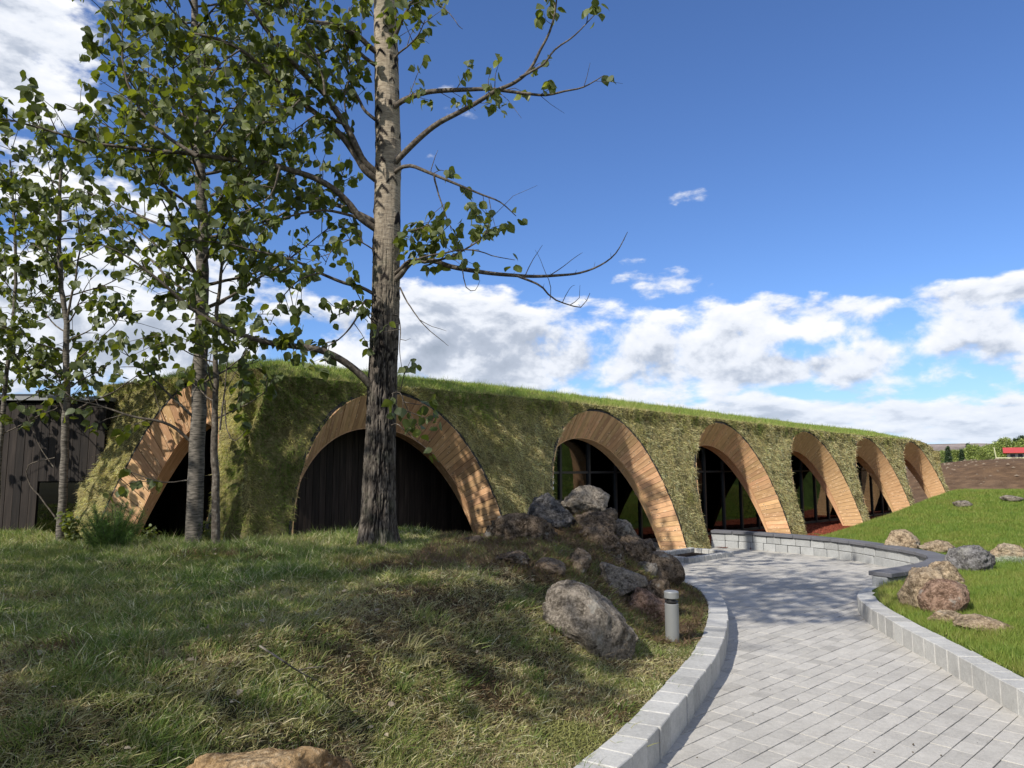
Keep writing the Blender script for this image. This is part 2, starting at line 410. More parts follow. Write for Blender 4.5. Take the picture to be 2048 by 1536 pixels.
def mat_glass():
    m, t = new_mat('tinted_glass')
    lw = t.node('ShaderNodeFresnel'); lw.inputs['IOR'].default_value = 1.95
    tr = t.node('ShaderNodeBsdfTransparent'); tr.inputs[0].default_value = (.28, .31, .31, 1)
    gl = t.node('ShaderNodeBsdfGlossy'); gl.inputs['Roughness'].default_value = .012; gl.inputs[0].default_value = (.85, .88, .88, 1)
    b = t.node('ShaderNodeBump'); b.inputs['Strength'].default_value = .02; b.inputs['Distance'].default_value = .02
    t.put(b.inputs['Height'], t.noise(geo_pos(t), 1.1, 2)); t.l.new(b.outputs[0], gl.inputs['Normal'])
    mx = t.node('ShaderNodeMixShader'); t.l.new(lw.outputs[0], mx.inputs[0]); t.l.new(tr.outputs[0], mx.inputs[1]); t.l.new(gl.outputs[0], mx.inputs[2])
    o = t.node('ShaderNodeOutputMaterial'); t.l.new(mx.outputs[0], o.inputs[0]); return m
M_GLASS = mat_glass()
def mat_turfbase(name='turf_soil', a=(.07, .06, .028), b=(.17, .155, .065), c=(.30, .26, .13)):
    m, t = new_mat(name); p = geo_pos(t); n = t.noise(p, 22, 6, .7); k = t.noise(p, 2.0, 4, .6)
    col = t.ramp(t.m('ADD', t.m('MULTIPLY', n, .7), t.m('MULTIPLY', k, .3)), [(.35, a), (.5, b), (.66, c)])
    finish(t, col, .95, n, .9, .03, .1); return m
M_TURF = mat_turfbase()
def mat_ground():
    m, t = new_mat('ground_soil'); p = geo_pos(t); c = attr(t)
    n = t.noise(p, 30, 6, .7); k = t.noise(p, 1.6, 5, .6)
    soil = t.ramp(t.m('ADD', t.m('MULTIPLY', n, .6), t.m('MULTIPLY', k, .4)), [(.35, (.35, .3, .25)), (.5, (.8, .8, .8)), (.66, (1.5, 1.45, 1.3))])
    col = t.mix(1.0, c, soil, 'MULTIPLY')
    finish(t, col, .95, n, .9, .03, .1); return m
M_GROUND = mat_ground()
def mat_gravel():
    m, t = new_mat('red_scoria_gravel'); p = geo_pos(t)
    v = t.voro(p, 45); c = t.voro(p, 45, out='Color'); r = t.sep(c)[0]
    col = t.ramp(r, [(.0, (.09, .022, .014)), (.5, (.20, .05, .028)), (1.0, (.30, .095, .055))])
    finish(t, col, .95, t.m('MULTIPLY', v, -1.0), .9, .02, .1); return m
M_GRAVEL = mat_gravel()
def mat_vcol(name, rough=.95):
    m, t = new_mat(name); p = geo_pos(t); c = attr(t); n = t.noise(p, .06, 8, .7); k = t.noise(p, 1.3, 5, .7)
    col = t.mix(1.0, c, t.ramp(t.m('ADD', t.m('MULTIPLY', n, .6), t.m('MULTIPLY', k, .4)), [(.35, (.55, .5, .5)), (.5, (1, 1, 1)), (.66, (1.35, 1.35, 1.3))]), 'MULTIPLY')
    finish(t, col, rough, k, .4, .05, .1); return m
M_FAR = mat_vcol('far_terrain')

# ------------------------------------------------------------------ site layout (metres; camera stands at the origin)
P0 = np.array([3.14, 14.27, 0.0]); D = np.array([.7312, .6822, 0.0]); N = np.array([.6822, -.7312, 0.0])   # long facade: foot point, direction, outward normal
BK = .30                                                             # batter: metres back per metre up
SCN = -8.70; PC = P0 + SCN * D                                       # the corner
A1 = radians(58); D1 = np.array([-sin(A1), cos(A1), 0.0]); N1 = np.array([-cos(A1), -sin(A1), 0.0])      # short facade running back to the left
def fs(x, y):  # facade coordinates: along, outward
    dx, dy = x - P0[0], y - P0[1]; return dx * D[0] + dy * D[1], dx * N[0] + dy * N[1]
def polydist(px, py, poly, closed=False):
    d = np.full(np.shape(px), 1e9); n = len(poly)
    for i in range(n if closed else n - 1):
        ax, ay = poly[i]; bx, by = poly[(i + 1) % n]; vx, vy = bx - ax, by - ay
        t = np.clip(((px - ax) * vx + (py - ay) * vy) / (vx * vx + vy * vy + 1e-12), 0, 1)
        d = np.minimum(d, np.hypot(px - ax - t * vx, py - ay - t * vy))
    return d
def inside(px, py, poly):
    r = np.zeros(np.shape(px), bool); n = len(poly); j = n - 1
    for i in range(n):
        xi, yi = poly[i]; xj, yj = poly[j]
        c = ((yi > py) != (yj > py)) & (px < (xj - xi) * (py - yi) / (yj - yi + 1e-12) + xi); r ^= c; j = i
    return r
def smooth_path(pts, step=.1):
    pts = [np.array(p, float) for p in pts]; out = []
    for i in range(len(pts) - 1):
        p0 = pts[max(i-1, 0)]; p1 = pts[i]; p2 = pts[i+1]; p3 = pts[min(i+2, len(pts)-1)]
        n = max(2, int(np.linalg.norm(p2-p1) / step))
        for k in range(n):
            t = k / n
            out.append(.5 * ((2*p1) + (-p0+p2)*t + (2*p0-5*p1+4*p2-p3)*t*t + (-p0+3*p1-3*p2+p3)*t**3))
    out.append(pts[-1]); return np.array(out)

KL = smooth_path([(-2.2, -2.2), (-1.2, .4), (-.35, 2.2), (.25, 3.3), (.79, 4.22), (1.27, 5.19), (1.72, 6.18), (2.14, 7.4), (2.40, 8.5), (2.44, 9.4), (2.22, 10.1), (1.7, 10.55)])
KR = smooth_path([(3.2, -2.2), (3.2, .6), (3.22, 2.6), (3.28, 4.0), (3.39, 5.02), (3.47, 5.64), (3.57, 6.33), (3.66, 7.12), (3.80, 7.95), (4.00, 8.62), (4.30, 9.12), (4.62, 9.40)])
WALL = smooth_path([(4.16, 15.42), (4.75, 15.06), (5.53, 14.2), (6.05, 13.29), (6.25, 12.3), (6.33, 11.6), (6.22, 11.0), (5.85, 10.42), (5.25, 9.88), (4.55, 9.40)])
class Field:
    """distance to a line, or inside test, looked up on a fine grid near the camera"""
    X0, Y0, H_, NX, NY = -14.0, -4.0, .06, 660, 640
    def __init__(s, poly, ins=False): s.poly = [tuple(p) for p in poly]; s.ins = ins; s.g = None
    def __call__(s, x, y):
        x = np.asarray(x, float); y = np.asarray(y, float); shp = np.broadcast(x, y).shape
        x = np.broadcast_to(x, shp).ravel(); y = np.broadcast_to(y, shp).ravel()
        fn = inside if s.ins else polydist
        if s.g is None:
            a, b = np.meshgrid(s.X0 + np.arange(s.NX)*s.H_, s.Y0 + np.arange(s.NY)*s.H_); s.g = fn(a, b, s.poly).astype(float)
        fx = (x - s.X0)/s.H_; fy = (y - s.Y0)/s.H_; ok = (fx > 0) & (fx < s.NX-1.001) & (fy > 0) & (fy < s.NY-1.001)
        i = np.clip(fx, 0, s.NX-2).astype(int); j = np.clip(fy, 0, s.NY-2).astype(int); u = fx-i; v = fy-j; g = s.g
        r = (g[j, i]*(1-u) + g[j, i+1]*u)*(1-v) + (g[j+1, i]*(1-u) + g[j+1, i+1]*u)*v
        if (~ok).any(): r[~ok] = fn(x[~ok], y[~ok], s.poly)
        return (r > .5).reshape(shp) if s.ins else r.reshape(shp)
def thin(p, k=3): return [tuple(q) for q in p[::k]] + ([tuple(p[-1])] if (len(p)-1) % k else [])
MOUND = [tuple(p) for p in KL] + [(1.0, 10.75), (.2, 10.5), (-.5, 10.35), (-1.2, 11.2), (-30, 25), (-30, -10), (-6, -10), (-2.4, -3)]
LAWN = [tuple(p) for p in KR] + [tuple(p) for p in WALL[::-1]] + [(5.3, 16.4), (40, 49), (60, 40), (60, -10), (3.2, -10)]

d_KL = Field(thin(KL)); d_KR = Field(thin(KR)); d_WALL = Field(thin(WALL, 2)); d_M = Field(thin(KL) + MOUND[len(KL):-6]); d_L = Field(thin(KR) + thin(WALL[::-1], 2))
in_M = Field(thin(KL) + MOUND[len(KL):], True); in_L = Field(thin(KR) + thin(WALL[::-1], 2) + LAWN[len(KR)+len(WALL):], True)

def ground_z(x, y):
    x = np.asarray(x, float); y = np.asarray(y, float); s, w = fs(x, y)
    z = np.full(x.shape, -.07)
    # left bank
    inm = in_M(x, y); dm = d_M(x, y)
    zb = -.07 + .225*ss(dm, .10, .12) + .06*ss(dm, .2, .7) + .58 * ss(dm, .45, 1.75) + .05 * fbm(x*.9, y*.9, 2.2, 3) * ss(dm, .2, 1) + .05*fbm(x*2.6, y*2.6, 5.1, 3) * ss(dm, .5, 1.2) + .06*np.abs(fbm(x*5.0, y*5.0, 8.1, 2)) * ss(dm, .4, 1.0) + .32*np.exp(-((x-.95)/.62)**2 - ((y-9.3)/.65)**2)*ss(dm, .15, .8)
    zb = zb - .10 * ss(-(x + 2.5), 0, 3)*ss(y, 6, 9)
    t1 = (x-PC[0])*D1[0] + (y-PC[1])*D1[1]; w1 = (x-PC[0])*N1[0] + (y-PC[1])*N1[1]
    inb = np.minimum(ss(-w, .10, .30), np.where(x < PC[0]+.3, ss(-w1, .10, .30), 1))   # under the building the floor drops
    zb = zb * (1 - inb) + -.07 * inb
    zb = np.where((y > 9.2) & (x > -1.2), zb * ss(-w + 0, -.05, -.6) + 0 * zb, zb)
    z = np.where(inm, zb, z)
    # right lawn
    inl = in_L(x, y) & ~inm; dl = d_L(x, y)
    zl = -.07 + .22*ss(dl, .10, .12) + np.minimum(.105 * np.maximum(dl-.1, 0), .86) + .05*ss(d_WALL(x, y), 1.2, .3)*ss(dl, .1, .12)
    fall = ss(w, .55, 2.1)
    zl = zl * fall + .0 * (1 - fall)
    far = ss(y + .25*x, 23, 34)
    zl = zl * (1 - far) + (-.9) * far
    zl = zl + .03 * fbm(x*.8, y*.8, 1.0, 3) * ss(dl, .3, 1.5)
    z = np.where(inl, zl, z)
    # broken earth bank behind, right
    q = ss(y + .1*x, 33, 48) * ss(x - .30*y, 1, 19); eb = 3.15 * q + .22 * fbm(x*.25, y*.25, 3.3, 4) * q
    z = np.where(y + .1*x > 33, np.maximum(z, -.9 + eb), z)
    z = z + 5.5*ss(x, 15, 30)*ss(x - .86*y, 2, 9)*ss(y, -30, -5)      # grassy slope that the glazing reflects
    # gentle far plain
    z = z - (z + .6) * ss(y, 58, 68)
    return z

def lawn_line():
    pass

# ------------------------------------------------------------------ ground sheet
def axis(lo, hi, step, far_lo, far_hi):
    a = [lo]; h = step
    while a[-1] > far_lo: h *= 1.25; a.append(a[-1] - h)
    b = [hi]; h = step
    while b[-1] < far_hi: h *= 1.25; b.append(b[-1] + h)
    return np.array(a[::-1] + list(np.arange(lo + step, hi, step)) + b)
gx = axis(-9, 20, .11, -6000, 7000); gy = axis(-1, 27, .11, -3000, 9000)
GX, GY = np.meshgrid(gx, gy); GZ = ground_z(GX, GY)
sG, wG = fs(GX, GY)
colG = np.zeros(GX.shape + (3,))
colG[...] = (.075, .07, .028)
inm = in_M(GX, GY); n1 = fbm(GX*1.1, GY*1.1, 0, 3)[..., None]
colG = np.where(inm[..., None], np.clip(np.array([.060, .056, .026]) + n1*np.array([.02, .012, .01]), .01, 1), colG)
inl = in_L(GX, GY) & ~inm
pileG = np.exp(-((GX-.75)/1.0)**2 - ((GY-8.75)/.95)**2)[..., None]; colG = np.where(inm[..., None], colG*(1-pileG) + np.array([.085, .056, .036])*pileG, colG)
colG = np.where(inl[..., None], np.array([.095, .14, .032]), colG)
eb = (GY + .1*GX > 33) & (GY < 75) & (GX > 3)
colG = np.where(eb[..., None], np.clip(np.array([.155, .098, .058]) + fbm(GX*.3, GY*.3, 1, 4)[..., None]*.03, .01, 1), colG)
colG = np.where((GY > 75)[..., None], np.array([.09, .11, .035]), colG)
ny, nx = GX.shape; idx = np.arange(ny*nx).reshape(ny, nx)
Q = np.stack([idx[:-1, :-1], idx[:-1, 1:], idx[1:, 1:], idx[1:, :-1]], -1).reshape(-1, 4)
g = link('ground', mesh_np('ground', np.stack([GX, GY, GZ], -1).reshape(-1, 3), Q, M_GROUND, colG.reshape(-1, 3), smooth=True)); tag(g, kind='structure')

# hills
def hill(name, x0, x1, y0, prof, col, seed):
    n = 160; m = 14; xs = np.linspace(x0, x1, n); V = []; C = []
    for j in range(m):
        f = j/(m-1)
        h = prof(xs) * ss(f, 0, 1)*1.0 + 4*fbm(xs*.012, f*5, seed, 4)*f*(1-f)*6
        V.append(np.stack([xs*(1+.35*f), np.full(n, y0*(1+.35*f)), h*(1+.35*f) - 3], -1))
        k = fbm(xs*.009, f*9, seed+3, 4)[:, None]
        C.append(np.clip(np.array(col) * (1 + .9*k), .01, 1))
    V = np.concatenate(V); i = np.arange(n*m).reshape(m, n)
    q = np.stack([i[:-1, :-1], i[:-1, 1:], i[1:, 1:], i[1:, :-1]], -1).reshape(-1, 4)
    o = link(name, mesh_np(name, V, q, M_FAR, np.concatenate(C), smooth=True)); tag(o, kind='structure')
hill('hill', -900, 4200, 1500, lambda x: 40 + 14*np.exp(-((x-900)/300)**2) - 16*ss(x, 950, 1200) + 2.5*np.sin(x*.013), (.235, .195, .175), 3.0)
hill('hill', -5200, -600, 1900, lambda x: 30 + 12*np.sin(x*.0021), (.20, .19, .17), 8.0)

# ------------------------------------------------------------------ turf building
ARCH = [  # facade, centre, half width, height, inner half width, inner height, planks as parts
    (1, 1.93, 1.20, 2.82, .86, 2.28), (0, -6.03, 1.82, 2.75, 1.68, 2.25), (0, -1.36, 1.80, 2.73, 1.67, 2.23),
    (0, 3.05, 1.78, 2.68, 1.66, 2.18), (0, 7.37, 1.76, 2.62, 1.63, 2.12), (0, 11.42, 1.74, 2.56, 1.62, 2.07), (0, 15.33, 1.73, 2.53, 1.61, 2.04)]
EXPN = 2.15
SEND = 17.35
def arch_z(ds, a, h): return h * np.maximum(0, 1 - np.abs(ds / a) ** EXPN) ** (1 / EXPN)
def fpos(fac, s, z, b):
    """point on a facade: s along, z up, b metres inside the battered face"""
    s, z, b = np.broadcast_arrays(np.asarray(s, float), np.asarray(z, float), np.asarray(b, float))
    P, d, n = (PC, D1, N1) if fac else (P0, D, N)
    X = P + s[..., None]*d - (BK*z + b)[..., None]*n; X[..., 2] = z; return X
def edge_z(s):  # eave height along the long facade
    return np.interp(s, [-8.7, -2.5, .5, 4.5, 10.4, 16.2, 16.9, 17.4], [2.86, 2.86, 2.82, 2.75, 2.64, 2.60, 2.50, 2.34])
# perimeter columns: (base point, outward normal, zlow, ztop)
cols = []
def arch_low(fac, s):
    for f, c, a, h, *_ in ARCH:
        e_ = (.035 if s > c else .004); hh = h + (.045 if s > c - .25 else .01)
        if f == fac and abs(s - c) < a + e_: return float(arch_z(s - c, a + e_, hh))
    return 0.0
def samples(fac, lo, hi):
    S = list(np.arange(lo, hi, .06)) + [hi]
    for f, c, a, *_ in ARCH:
        if f == fac:
            for th in np.linspace(0, pi, 90):
                q = c - (a+.035)*cos(th)
                if lo < q < hi: S.append(q)
            for q in (c-a-.005, c+a+.036, c-a-.003, c+a+.034):
                if lo < q < hi: S.append(q)
    return sorted(set(round(q, 4) for q in S))
S1 = samples(1, .42, 3.45)[::-1]
for s in S1:
    cols.append((PC + s*D1, N1, arch_low(1, s), 2.93, ('1', s)))
cA = PC + .42*D1; cB = PC + .42*D
for k in range(1, 14):
    t = k/14; q = (1-t)**2*cA + 2*t*(1-t)*PC + t*t*cB; n = (1-t)*N1 + t*N; n = n/np.linalg.norm(n)
    cols.append((q, n, 0.0, 2.92, ('c', t)))
for s in samples(0, SCN + .42, SEND):
    cols.append((P0 + s*D, N, arch_low(0, s), float(edge_z(s)), ('0', s)))
eA = P0 + SEND*D
for k in range(1, 9):
    a = k/8*pi/2; r = .38
    q = eA + D*r*sin(a) - N*r*(1-cos(a)); n = N*cos(a) + D*sin(a)
    cols.append((q, n, 0.0, 2.32 - .10*k/8, ('e', k/8)))
for k in range(1, 5):
    cols.append((eA + D*.38 - N*(.38 + k*.1), D, 0.0, 2.22, ('e', 1 + k)))
NR = 44
def facade_mesh():
    V = []; path = 0; prev = None; PL = []
    for (q, n, zl, zt, kk) in cols:
        if prev is not None: path += np.linalg.norm(q - prev)
        prev = q; PL.append(path)
        zs = zl + (zt - zl) * np.linspace(0, 1, NR)
        sh = np.zeros(3)
        for z in zs:
            X = q - n * (BK*z)
            if kk[0] == '1' and kk[1] > 3.2: X = X + D1 * (.35*z*(kk[1]-3.2)/.25)
            X[2] = z; V.append(X)
    V = np.array(V).reshape(len(cols), NR, 3)
    PLa = np.array(PL)[:, None] * np.ones((1, NR)); Z = V[..., 2]
    nn = np.array([c[1] for c in cols])[:, None, :]
    zl = np.array([c[2] for c in cols])[:, None]
    bulge = .055*fbm(PLa*1.3, Z*1.1, 4, 4) + .05*fbm(PLa*4.2, Z*3, 9, 3) + .055*fbm(PLa*8.5, Z*5.5, 3, 2)
    corner = np.array([1.0 if c[4][0] == 'c' else 0.0 for c in cols])[:, None]
    bulge = bulge + corner*.05*np.sin(PLa*9)
    fade = ss(Z - zl, 0, .18) * .7 + .3
    top = ss(Z, np.array([c[3] for c in cols])[:, None] - .22, np.array([c[3] for c in cols])[:, None])
    V = V + nn * ((bulge*fade + .05*top)[..., None])
    return V, PLa
FV, FPL = facade_mesh()
nc = len(cols); idx = np.arange(nc*NR).reshape(nc, NR)
keep = []
for i in range(nc-1):
    a, b = cols[i], cols[i+1]
    if np.linalg.norm(a[0]-b[0]) < .004 and abs(a[2]-b[2]) > .2: continue    # vertical jump at an arch foot
    keep.append(i)
keep = np.array(keep)
FQ = np.stack([idx[keep, :-1], idx[keep+1, :-1], idx[keep+1, 1:], idx[keep, 1:]], -1).reshape(-1, 4)
house = empty('turf_building', tuple(PC)); WL[house.name] = tuple(PC)
tag(house, 'long turf-covered building with grass roof and seven timber-lined arches', 'building')
part('turf_wall', mesh_np('turf_wall', FV.reshape(-1, 3), FQ, M_TURF, smooth=True), house)
# back face of the shell with the smaller inner openings, ceiling
def back_face(fac, lo, hi, name):
    V = []; Fq = []; S = samples(fac, lo, hi); NRb = 6
    for s in S:
        zl = 0.0
        for f, c, a, h, ai, hi_ in ARCH:
            if f == fac and abs(s-c) < ai: zl = float(arch_z(s-c, ai, hi_))
        zt = 2.42
        for k in range(NRb):
            z = zl + (zt-zl)*k/(NRb-1); V.append(fpos(fac, s, z, .32 if fac else .52))
    for i in range(len(S)-1):
        for k in range(NRb-1): Fq.append((i*NRb+k, (i+1)*NRb+k, (i+1)*NRb+k+1, i*NRb+k+1))
    part(name, mesh_np(name, V, np.array(Fq), M_MEMBRANE), house)
back_face(0, SCN+.8, 17.3, 'shell_back'); back_face(1, .8, 3.9, 'shell_back')

def ds_inside(x, y):
    """smooth distance inside the eave line"""
    s, w = fs(x, y); b2 = -w - .84; w1 = (x-PC[0])*N1[0] + (y-PC[1])*N1[1]; t1 = (x-PC[0])*D1[0] + (y-PC[1])*D1[1]; b1 = -w1 - .84
    e = SEND + .38 - .70 - s; l = 4.35 + (.4)*(-w1)*0 - t1
    k = .35
    def smin(a, b): h = np.clip(.5 + .5*(b-a)/k, 0, 1); return b*(1-h) + a*h - k*h*(1-h)
    return smin(smin(b2, b1), smin(e, l)), s, t1
def roof_z(x, y):
    d, s, t1 = ds_inside(x, y)
    ze = edge_z(s) + .03*ss(t1, 1.2, 4.2)
    bump = .16*np.exp(-((s+8.6)/1.7)**2) * ss(d, .1, 1.2)
    return ze + .33*ss(d, -.2, 1.7) + .03*np.clip(d, 0, 3) + bump + .035*fbm(x*.9, y*.9, 6, 3), d
ra = np.arange(-16, 18.3, .09); rb = np.arange(.55, 9.5, .09); RA, RB = np.meshgrid(ra, rb)
RX = P0[0] + RA*D[0] - RB*N[0]; RY = P0[1] + RA*D[1] - RB*N[1]; RZ, RD = roof_z(RX, RY)
RZ = np.where(RD < 0, RZ - .5*np.abs(RD), RZ)
i = np.arange(RX.size).reshape(RX.shape); Q = np.stack([i[:-1, :-1], i[:-1, 1:], i[1:, 1:], i[1:, :-1]], -1).reshape(-1, 4)
ok = (RD.ravel()[Q].min(1) > -.06); Q = Q[ok]
used = np.unique(Q); remap = -np.ones(RX.size, int); remap[used] = np.arange(len(used))
RV = np.stack([RX, RY, RZ], -1).reshape(-1, 3)[used]
part('roof', mesh_np('roof', RV, remap[Q], M_TURF, smooth=True), house)

# arches: lining (the part) and its planks, inner trim (sub-parts)
def arch_curve(c, a, h, n, ext=0.0):
    th = np.linspace(0, pi, 400); s = c - a*np.cos(th); z = arch_z(s - c, a, h)
    L = np.concatenate([[0], np.cumsum(np.hypot(np.diff(s), np.diff(z)))])
    t = np.linspace(0, L[-1], n + 1); return np.interp(t, L, s), np.interp(t, L, z), t
n_planks = [44, 74, 72, 71, 0, 0, 0]
for ai_, (fac, c, a, h, ia, ih) in enumerate(ARCH):
    DP = .30 if fac else .50
    root = part('arch', (lambda: (
        (lambda so, zo, nn: mesh_np('arch_lining', np.concatenate([
            fpos(fac, so, zo, .0), fpos(fac, c + (so-c)*(1+.05/a), zo*(1+.045/h), .0), fpos(fac, c + (so-c)*(1+.05/a), zo*(1+.045/h), DP), fpos(fac, so, zo, .02)]),
            np.array([(i + k*nn, i+1 + k*nn, i+1 + ((k+1) % 4)*nn, i + ((k+1) % 4)*nn) for k in range(3) for i in range(nn-1)]), M_MEMBRANE))(
            *arch_curve(c, a, h, 60)[:2], 61)))(), house)
    PLN = n_planks[ai_] or 68
    so, zo, to = arch_curve(c, a - .004, h - .004, PLN); si, zi, ti = arch_curve(c, ia, ih, PLN)
    stuffV = []; stuffF = []; stuffUV = []
    for k in range(PLN):
        gp = .030
        fo0, fo1 = k + gp, k + 1 - gp; lip = R.uniform(-.006, .010); prd = R.uniform(-.002, .002)
        def E(f, arr): return float(np.interp(f, np.arange(PLN+1), arr))
        o0 = fpos(fac, E(fo0, so), E(fo0, zo), -.0 - lip); o1 = fpos(fac, E(fo1, so), E(fo1, zo), -.0 - lip)
        i0 = fpos(fac, E(fo0, si), E(fo0, zi), DP); i1 = fpos(fac, E(fo1, si), E(fo1, zi), DP)
        nrm = np.cross(o1 - o0, i0 - o0); nrm /= np.linalg.norm(nrm)
        cen = fpos(fac, c, 1.0, .2)
        if np.dot(nrm, cen - o0) < 0: nrm = -nrm
        th = .024; up = nrm*prd; V = [o0+up, o1+up, i1+up, i0+up, o0 - nrm*th, o1 - nrm*th, i1 - nrm*th, i0 - nrm*th]
        ln = np.linalg.norm(i0-o0); wd = np.linalg.norm(o1-o0); off = R.uniform(0, 40)
        UV = [(off, k*.3), (off, k*.3+wd), (off+ln, k*.3+wd), (off+ln, k*.3)]*2
        Fq = np.array([(0,1,2,3), (7,6,5,4), (0,4,5,1), (1,5,6,2), (2,6,7,3), (3,7,4,0)])
        if n_planks[ai_]:
            o = link('plank', mesh_np('plank', V, Fq, M_WOOD, uv=UV), root)
        else:
            stuffF.append(Fq + len(stuffV)); stuffV += V; stuffUV += UV
    if stuffV:
        o = link('planks', mesh_np('planks', stuffV, np.concatenate(stuffF), M_WOOD, uv=stuffUV), root); o['kind'] = 'stuff'; o.name = 'plank_lining'
    # inner trim: runs on inwards, deeper towards the crown
    sj, zj, _ = arch_curve(c, ia - .012, ih - .012, 60); dep = .04 + .24*(zj/ih)
    V = np.concatenate([fpos(fac, sj, zj, DP+.005), fpos(fac, sj, zj, DP+.005 + dep), fpos(fac, c + (sj-c)*1.03, zj*1.02, DP+.005 + dep), fpos(fac, c+(sj-c)*1.03, zj*1.02, DP+.005)])
    nn = 61; UV = [(k*.1, j*.2) for j in range(4) for k in range(nn)]
    Fq = np.array([(i + k*nn, i+1 + k*nn, i+1 + ((k+1) % 4)*nn, i + ((k+1) % 4)*nn) for k in range(4) for i in range(nn-1)])
    link('inner_trim', mesh_np('inner_trim', V, Fq, M_WOOD, uv=UV), root)

# recessed board walls behind the first two arches
BW = 1.95
def iw(fac, s, z, b):  # vertical interior planes
    P, d, n = (PC, D1, N1) if fac else (P0, D, N); return P + s*d - b*n + np.array([0, 0, z])
# intersection of the two inner planes
Mx = np.array([[D[0], -D1[0]], [D[1], -D1[1]]]); rhs = (PC - BW*N1 - (P0 - BW*N))[:2]; sx, tx = np.linalg.solve(Mx, rhs)
def board_run(fac, lo, hi, ztop, mat, wd=.112, b=BW, parent=None, zlow=-.05):
    P, d, n = (PC, D1, N1) if fac else (P0, D, N)
    k = int((hi-lo)/wd); base = MB(); base.box((0, 0, (ztop+zlow)/2), (wd*.47, .012, (ztop-zlow)/2)); me = base.mesh('board', mat)
    for j in range(k):
        s = lo + (j+.5)*wd; o = link('board', me, parent)
        p = iw(fac, s, 0, b - R.uniform(0, .008)); ang = atan2(d[1], d[0])
        o.location = p; o.rotation_euler = (0, 0, ang)
def wall_slab(name, fac, lo, hi, z0, z1, b, mat, th=.05):
    P, d, n = (PC, D1, N1) if fac else (P0, D, N); m = MB()
    m.hexa([iw(fac, lo, z0, b), iw(fac, hi, z0, b), iw(fac, hi, z0, b+th), iw(fac, lo, z0, b+th), iw(fac, lo, z1, b), iw(fac, hi, z1, b), iw(fac, hi, z1, b+th), iw(fac, lo, z1, b+th)])
    return part(name, m.mesh(name, mat), house)
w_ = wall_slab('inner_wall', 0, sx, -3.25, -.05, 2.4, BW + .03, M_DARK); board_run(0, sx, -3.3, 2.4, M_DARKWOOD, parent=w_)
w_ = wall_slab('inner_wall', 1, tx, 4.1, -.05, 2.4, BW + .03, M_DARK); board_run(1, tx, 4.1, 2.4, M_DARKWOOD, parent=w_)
for o in list(w_.children) + []: pass
# ceiling slab, cut short behind the glass; rear and end walls close the volume
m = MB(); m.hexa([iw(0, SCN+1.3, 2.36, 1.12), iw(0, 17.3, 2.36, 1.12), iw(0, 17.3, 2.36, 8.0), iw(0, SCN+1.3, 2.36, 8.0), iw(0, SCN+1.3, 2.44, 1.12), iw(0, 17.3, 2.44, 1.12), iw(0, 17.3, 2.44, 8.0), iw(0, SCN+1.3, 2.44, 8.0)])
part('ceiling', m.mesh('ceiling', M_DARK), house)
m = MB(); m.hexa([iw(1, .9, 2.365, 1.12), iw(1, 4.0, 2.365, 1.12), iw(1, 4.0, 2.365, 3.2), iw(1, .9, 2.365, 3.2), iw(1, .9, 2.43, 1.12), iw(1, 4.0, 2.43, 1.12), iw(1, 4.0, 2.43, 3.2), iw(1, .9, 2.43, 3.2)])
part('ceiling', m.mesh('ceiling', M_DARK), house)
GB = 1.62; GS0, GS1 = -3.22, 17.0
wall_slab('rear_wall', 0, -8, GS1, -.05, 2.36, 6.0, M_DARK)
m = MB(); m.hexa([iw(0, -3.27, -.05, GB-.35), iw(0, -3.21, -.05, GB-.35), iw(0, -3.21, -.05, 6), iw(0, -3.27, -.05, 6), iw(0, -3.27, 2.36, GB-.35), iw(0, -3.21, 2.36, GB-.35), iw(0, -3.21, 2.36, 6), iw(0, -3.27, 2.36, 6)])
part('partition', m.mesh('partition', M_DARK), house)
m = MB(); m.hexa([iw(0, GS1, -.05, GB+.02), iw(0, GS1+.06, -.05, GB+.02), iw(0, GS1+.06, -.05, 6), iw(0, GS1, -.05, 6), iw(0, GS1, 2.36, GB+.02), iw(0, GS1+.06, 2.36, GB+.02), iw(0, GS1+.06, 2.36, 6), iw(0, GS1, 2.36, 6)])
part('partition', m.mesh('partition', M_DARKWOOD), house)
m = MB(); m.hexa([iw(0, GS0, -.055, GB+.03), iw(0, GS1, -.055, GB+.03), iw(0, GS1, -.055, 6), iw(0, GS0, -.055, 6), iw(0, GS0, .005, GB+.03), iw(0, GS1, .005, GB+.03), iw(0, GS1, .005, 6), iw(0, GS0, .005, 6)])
part('interior_floor', m.mesh('interior_floor', M_IFLOOR), house)
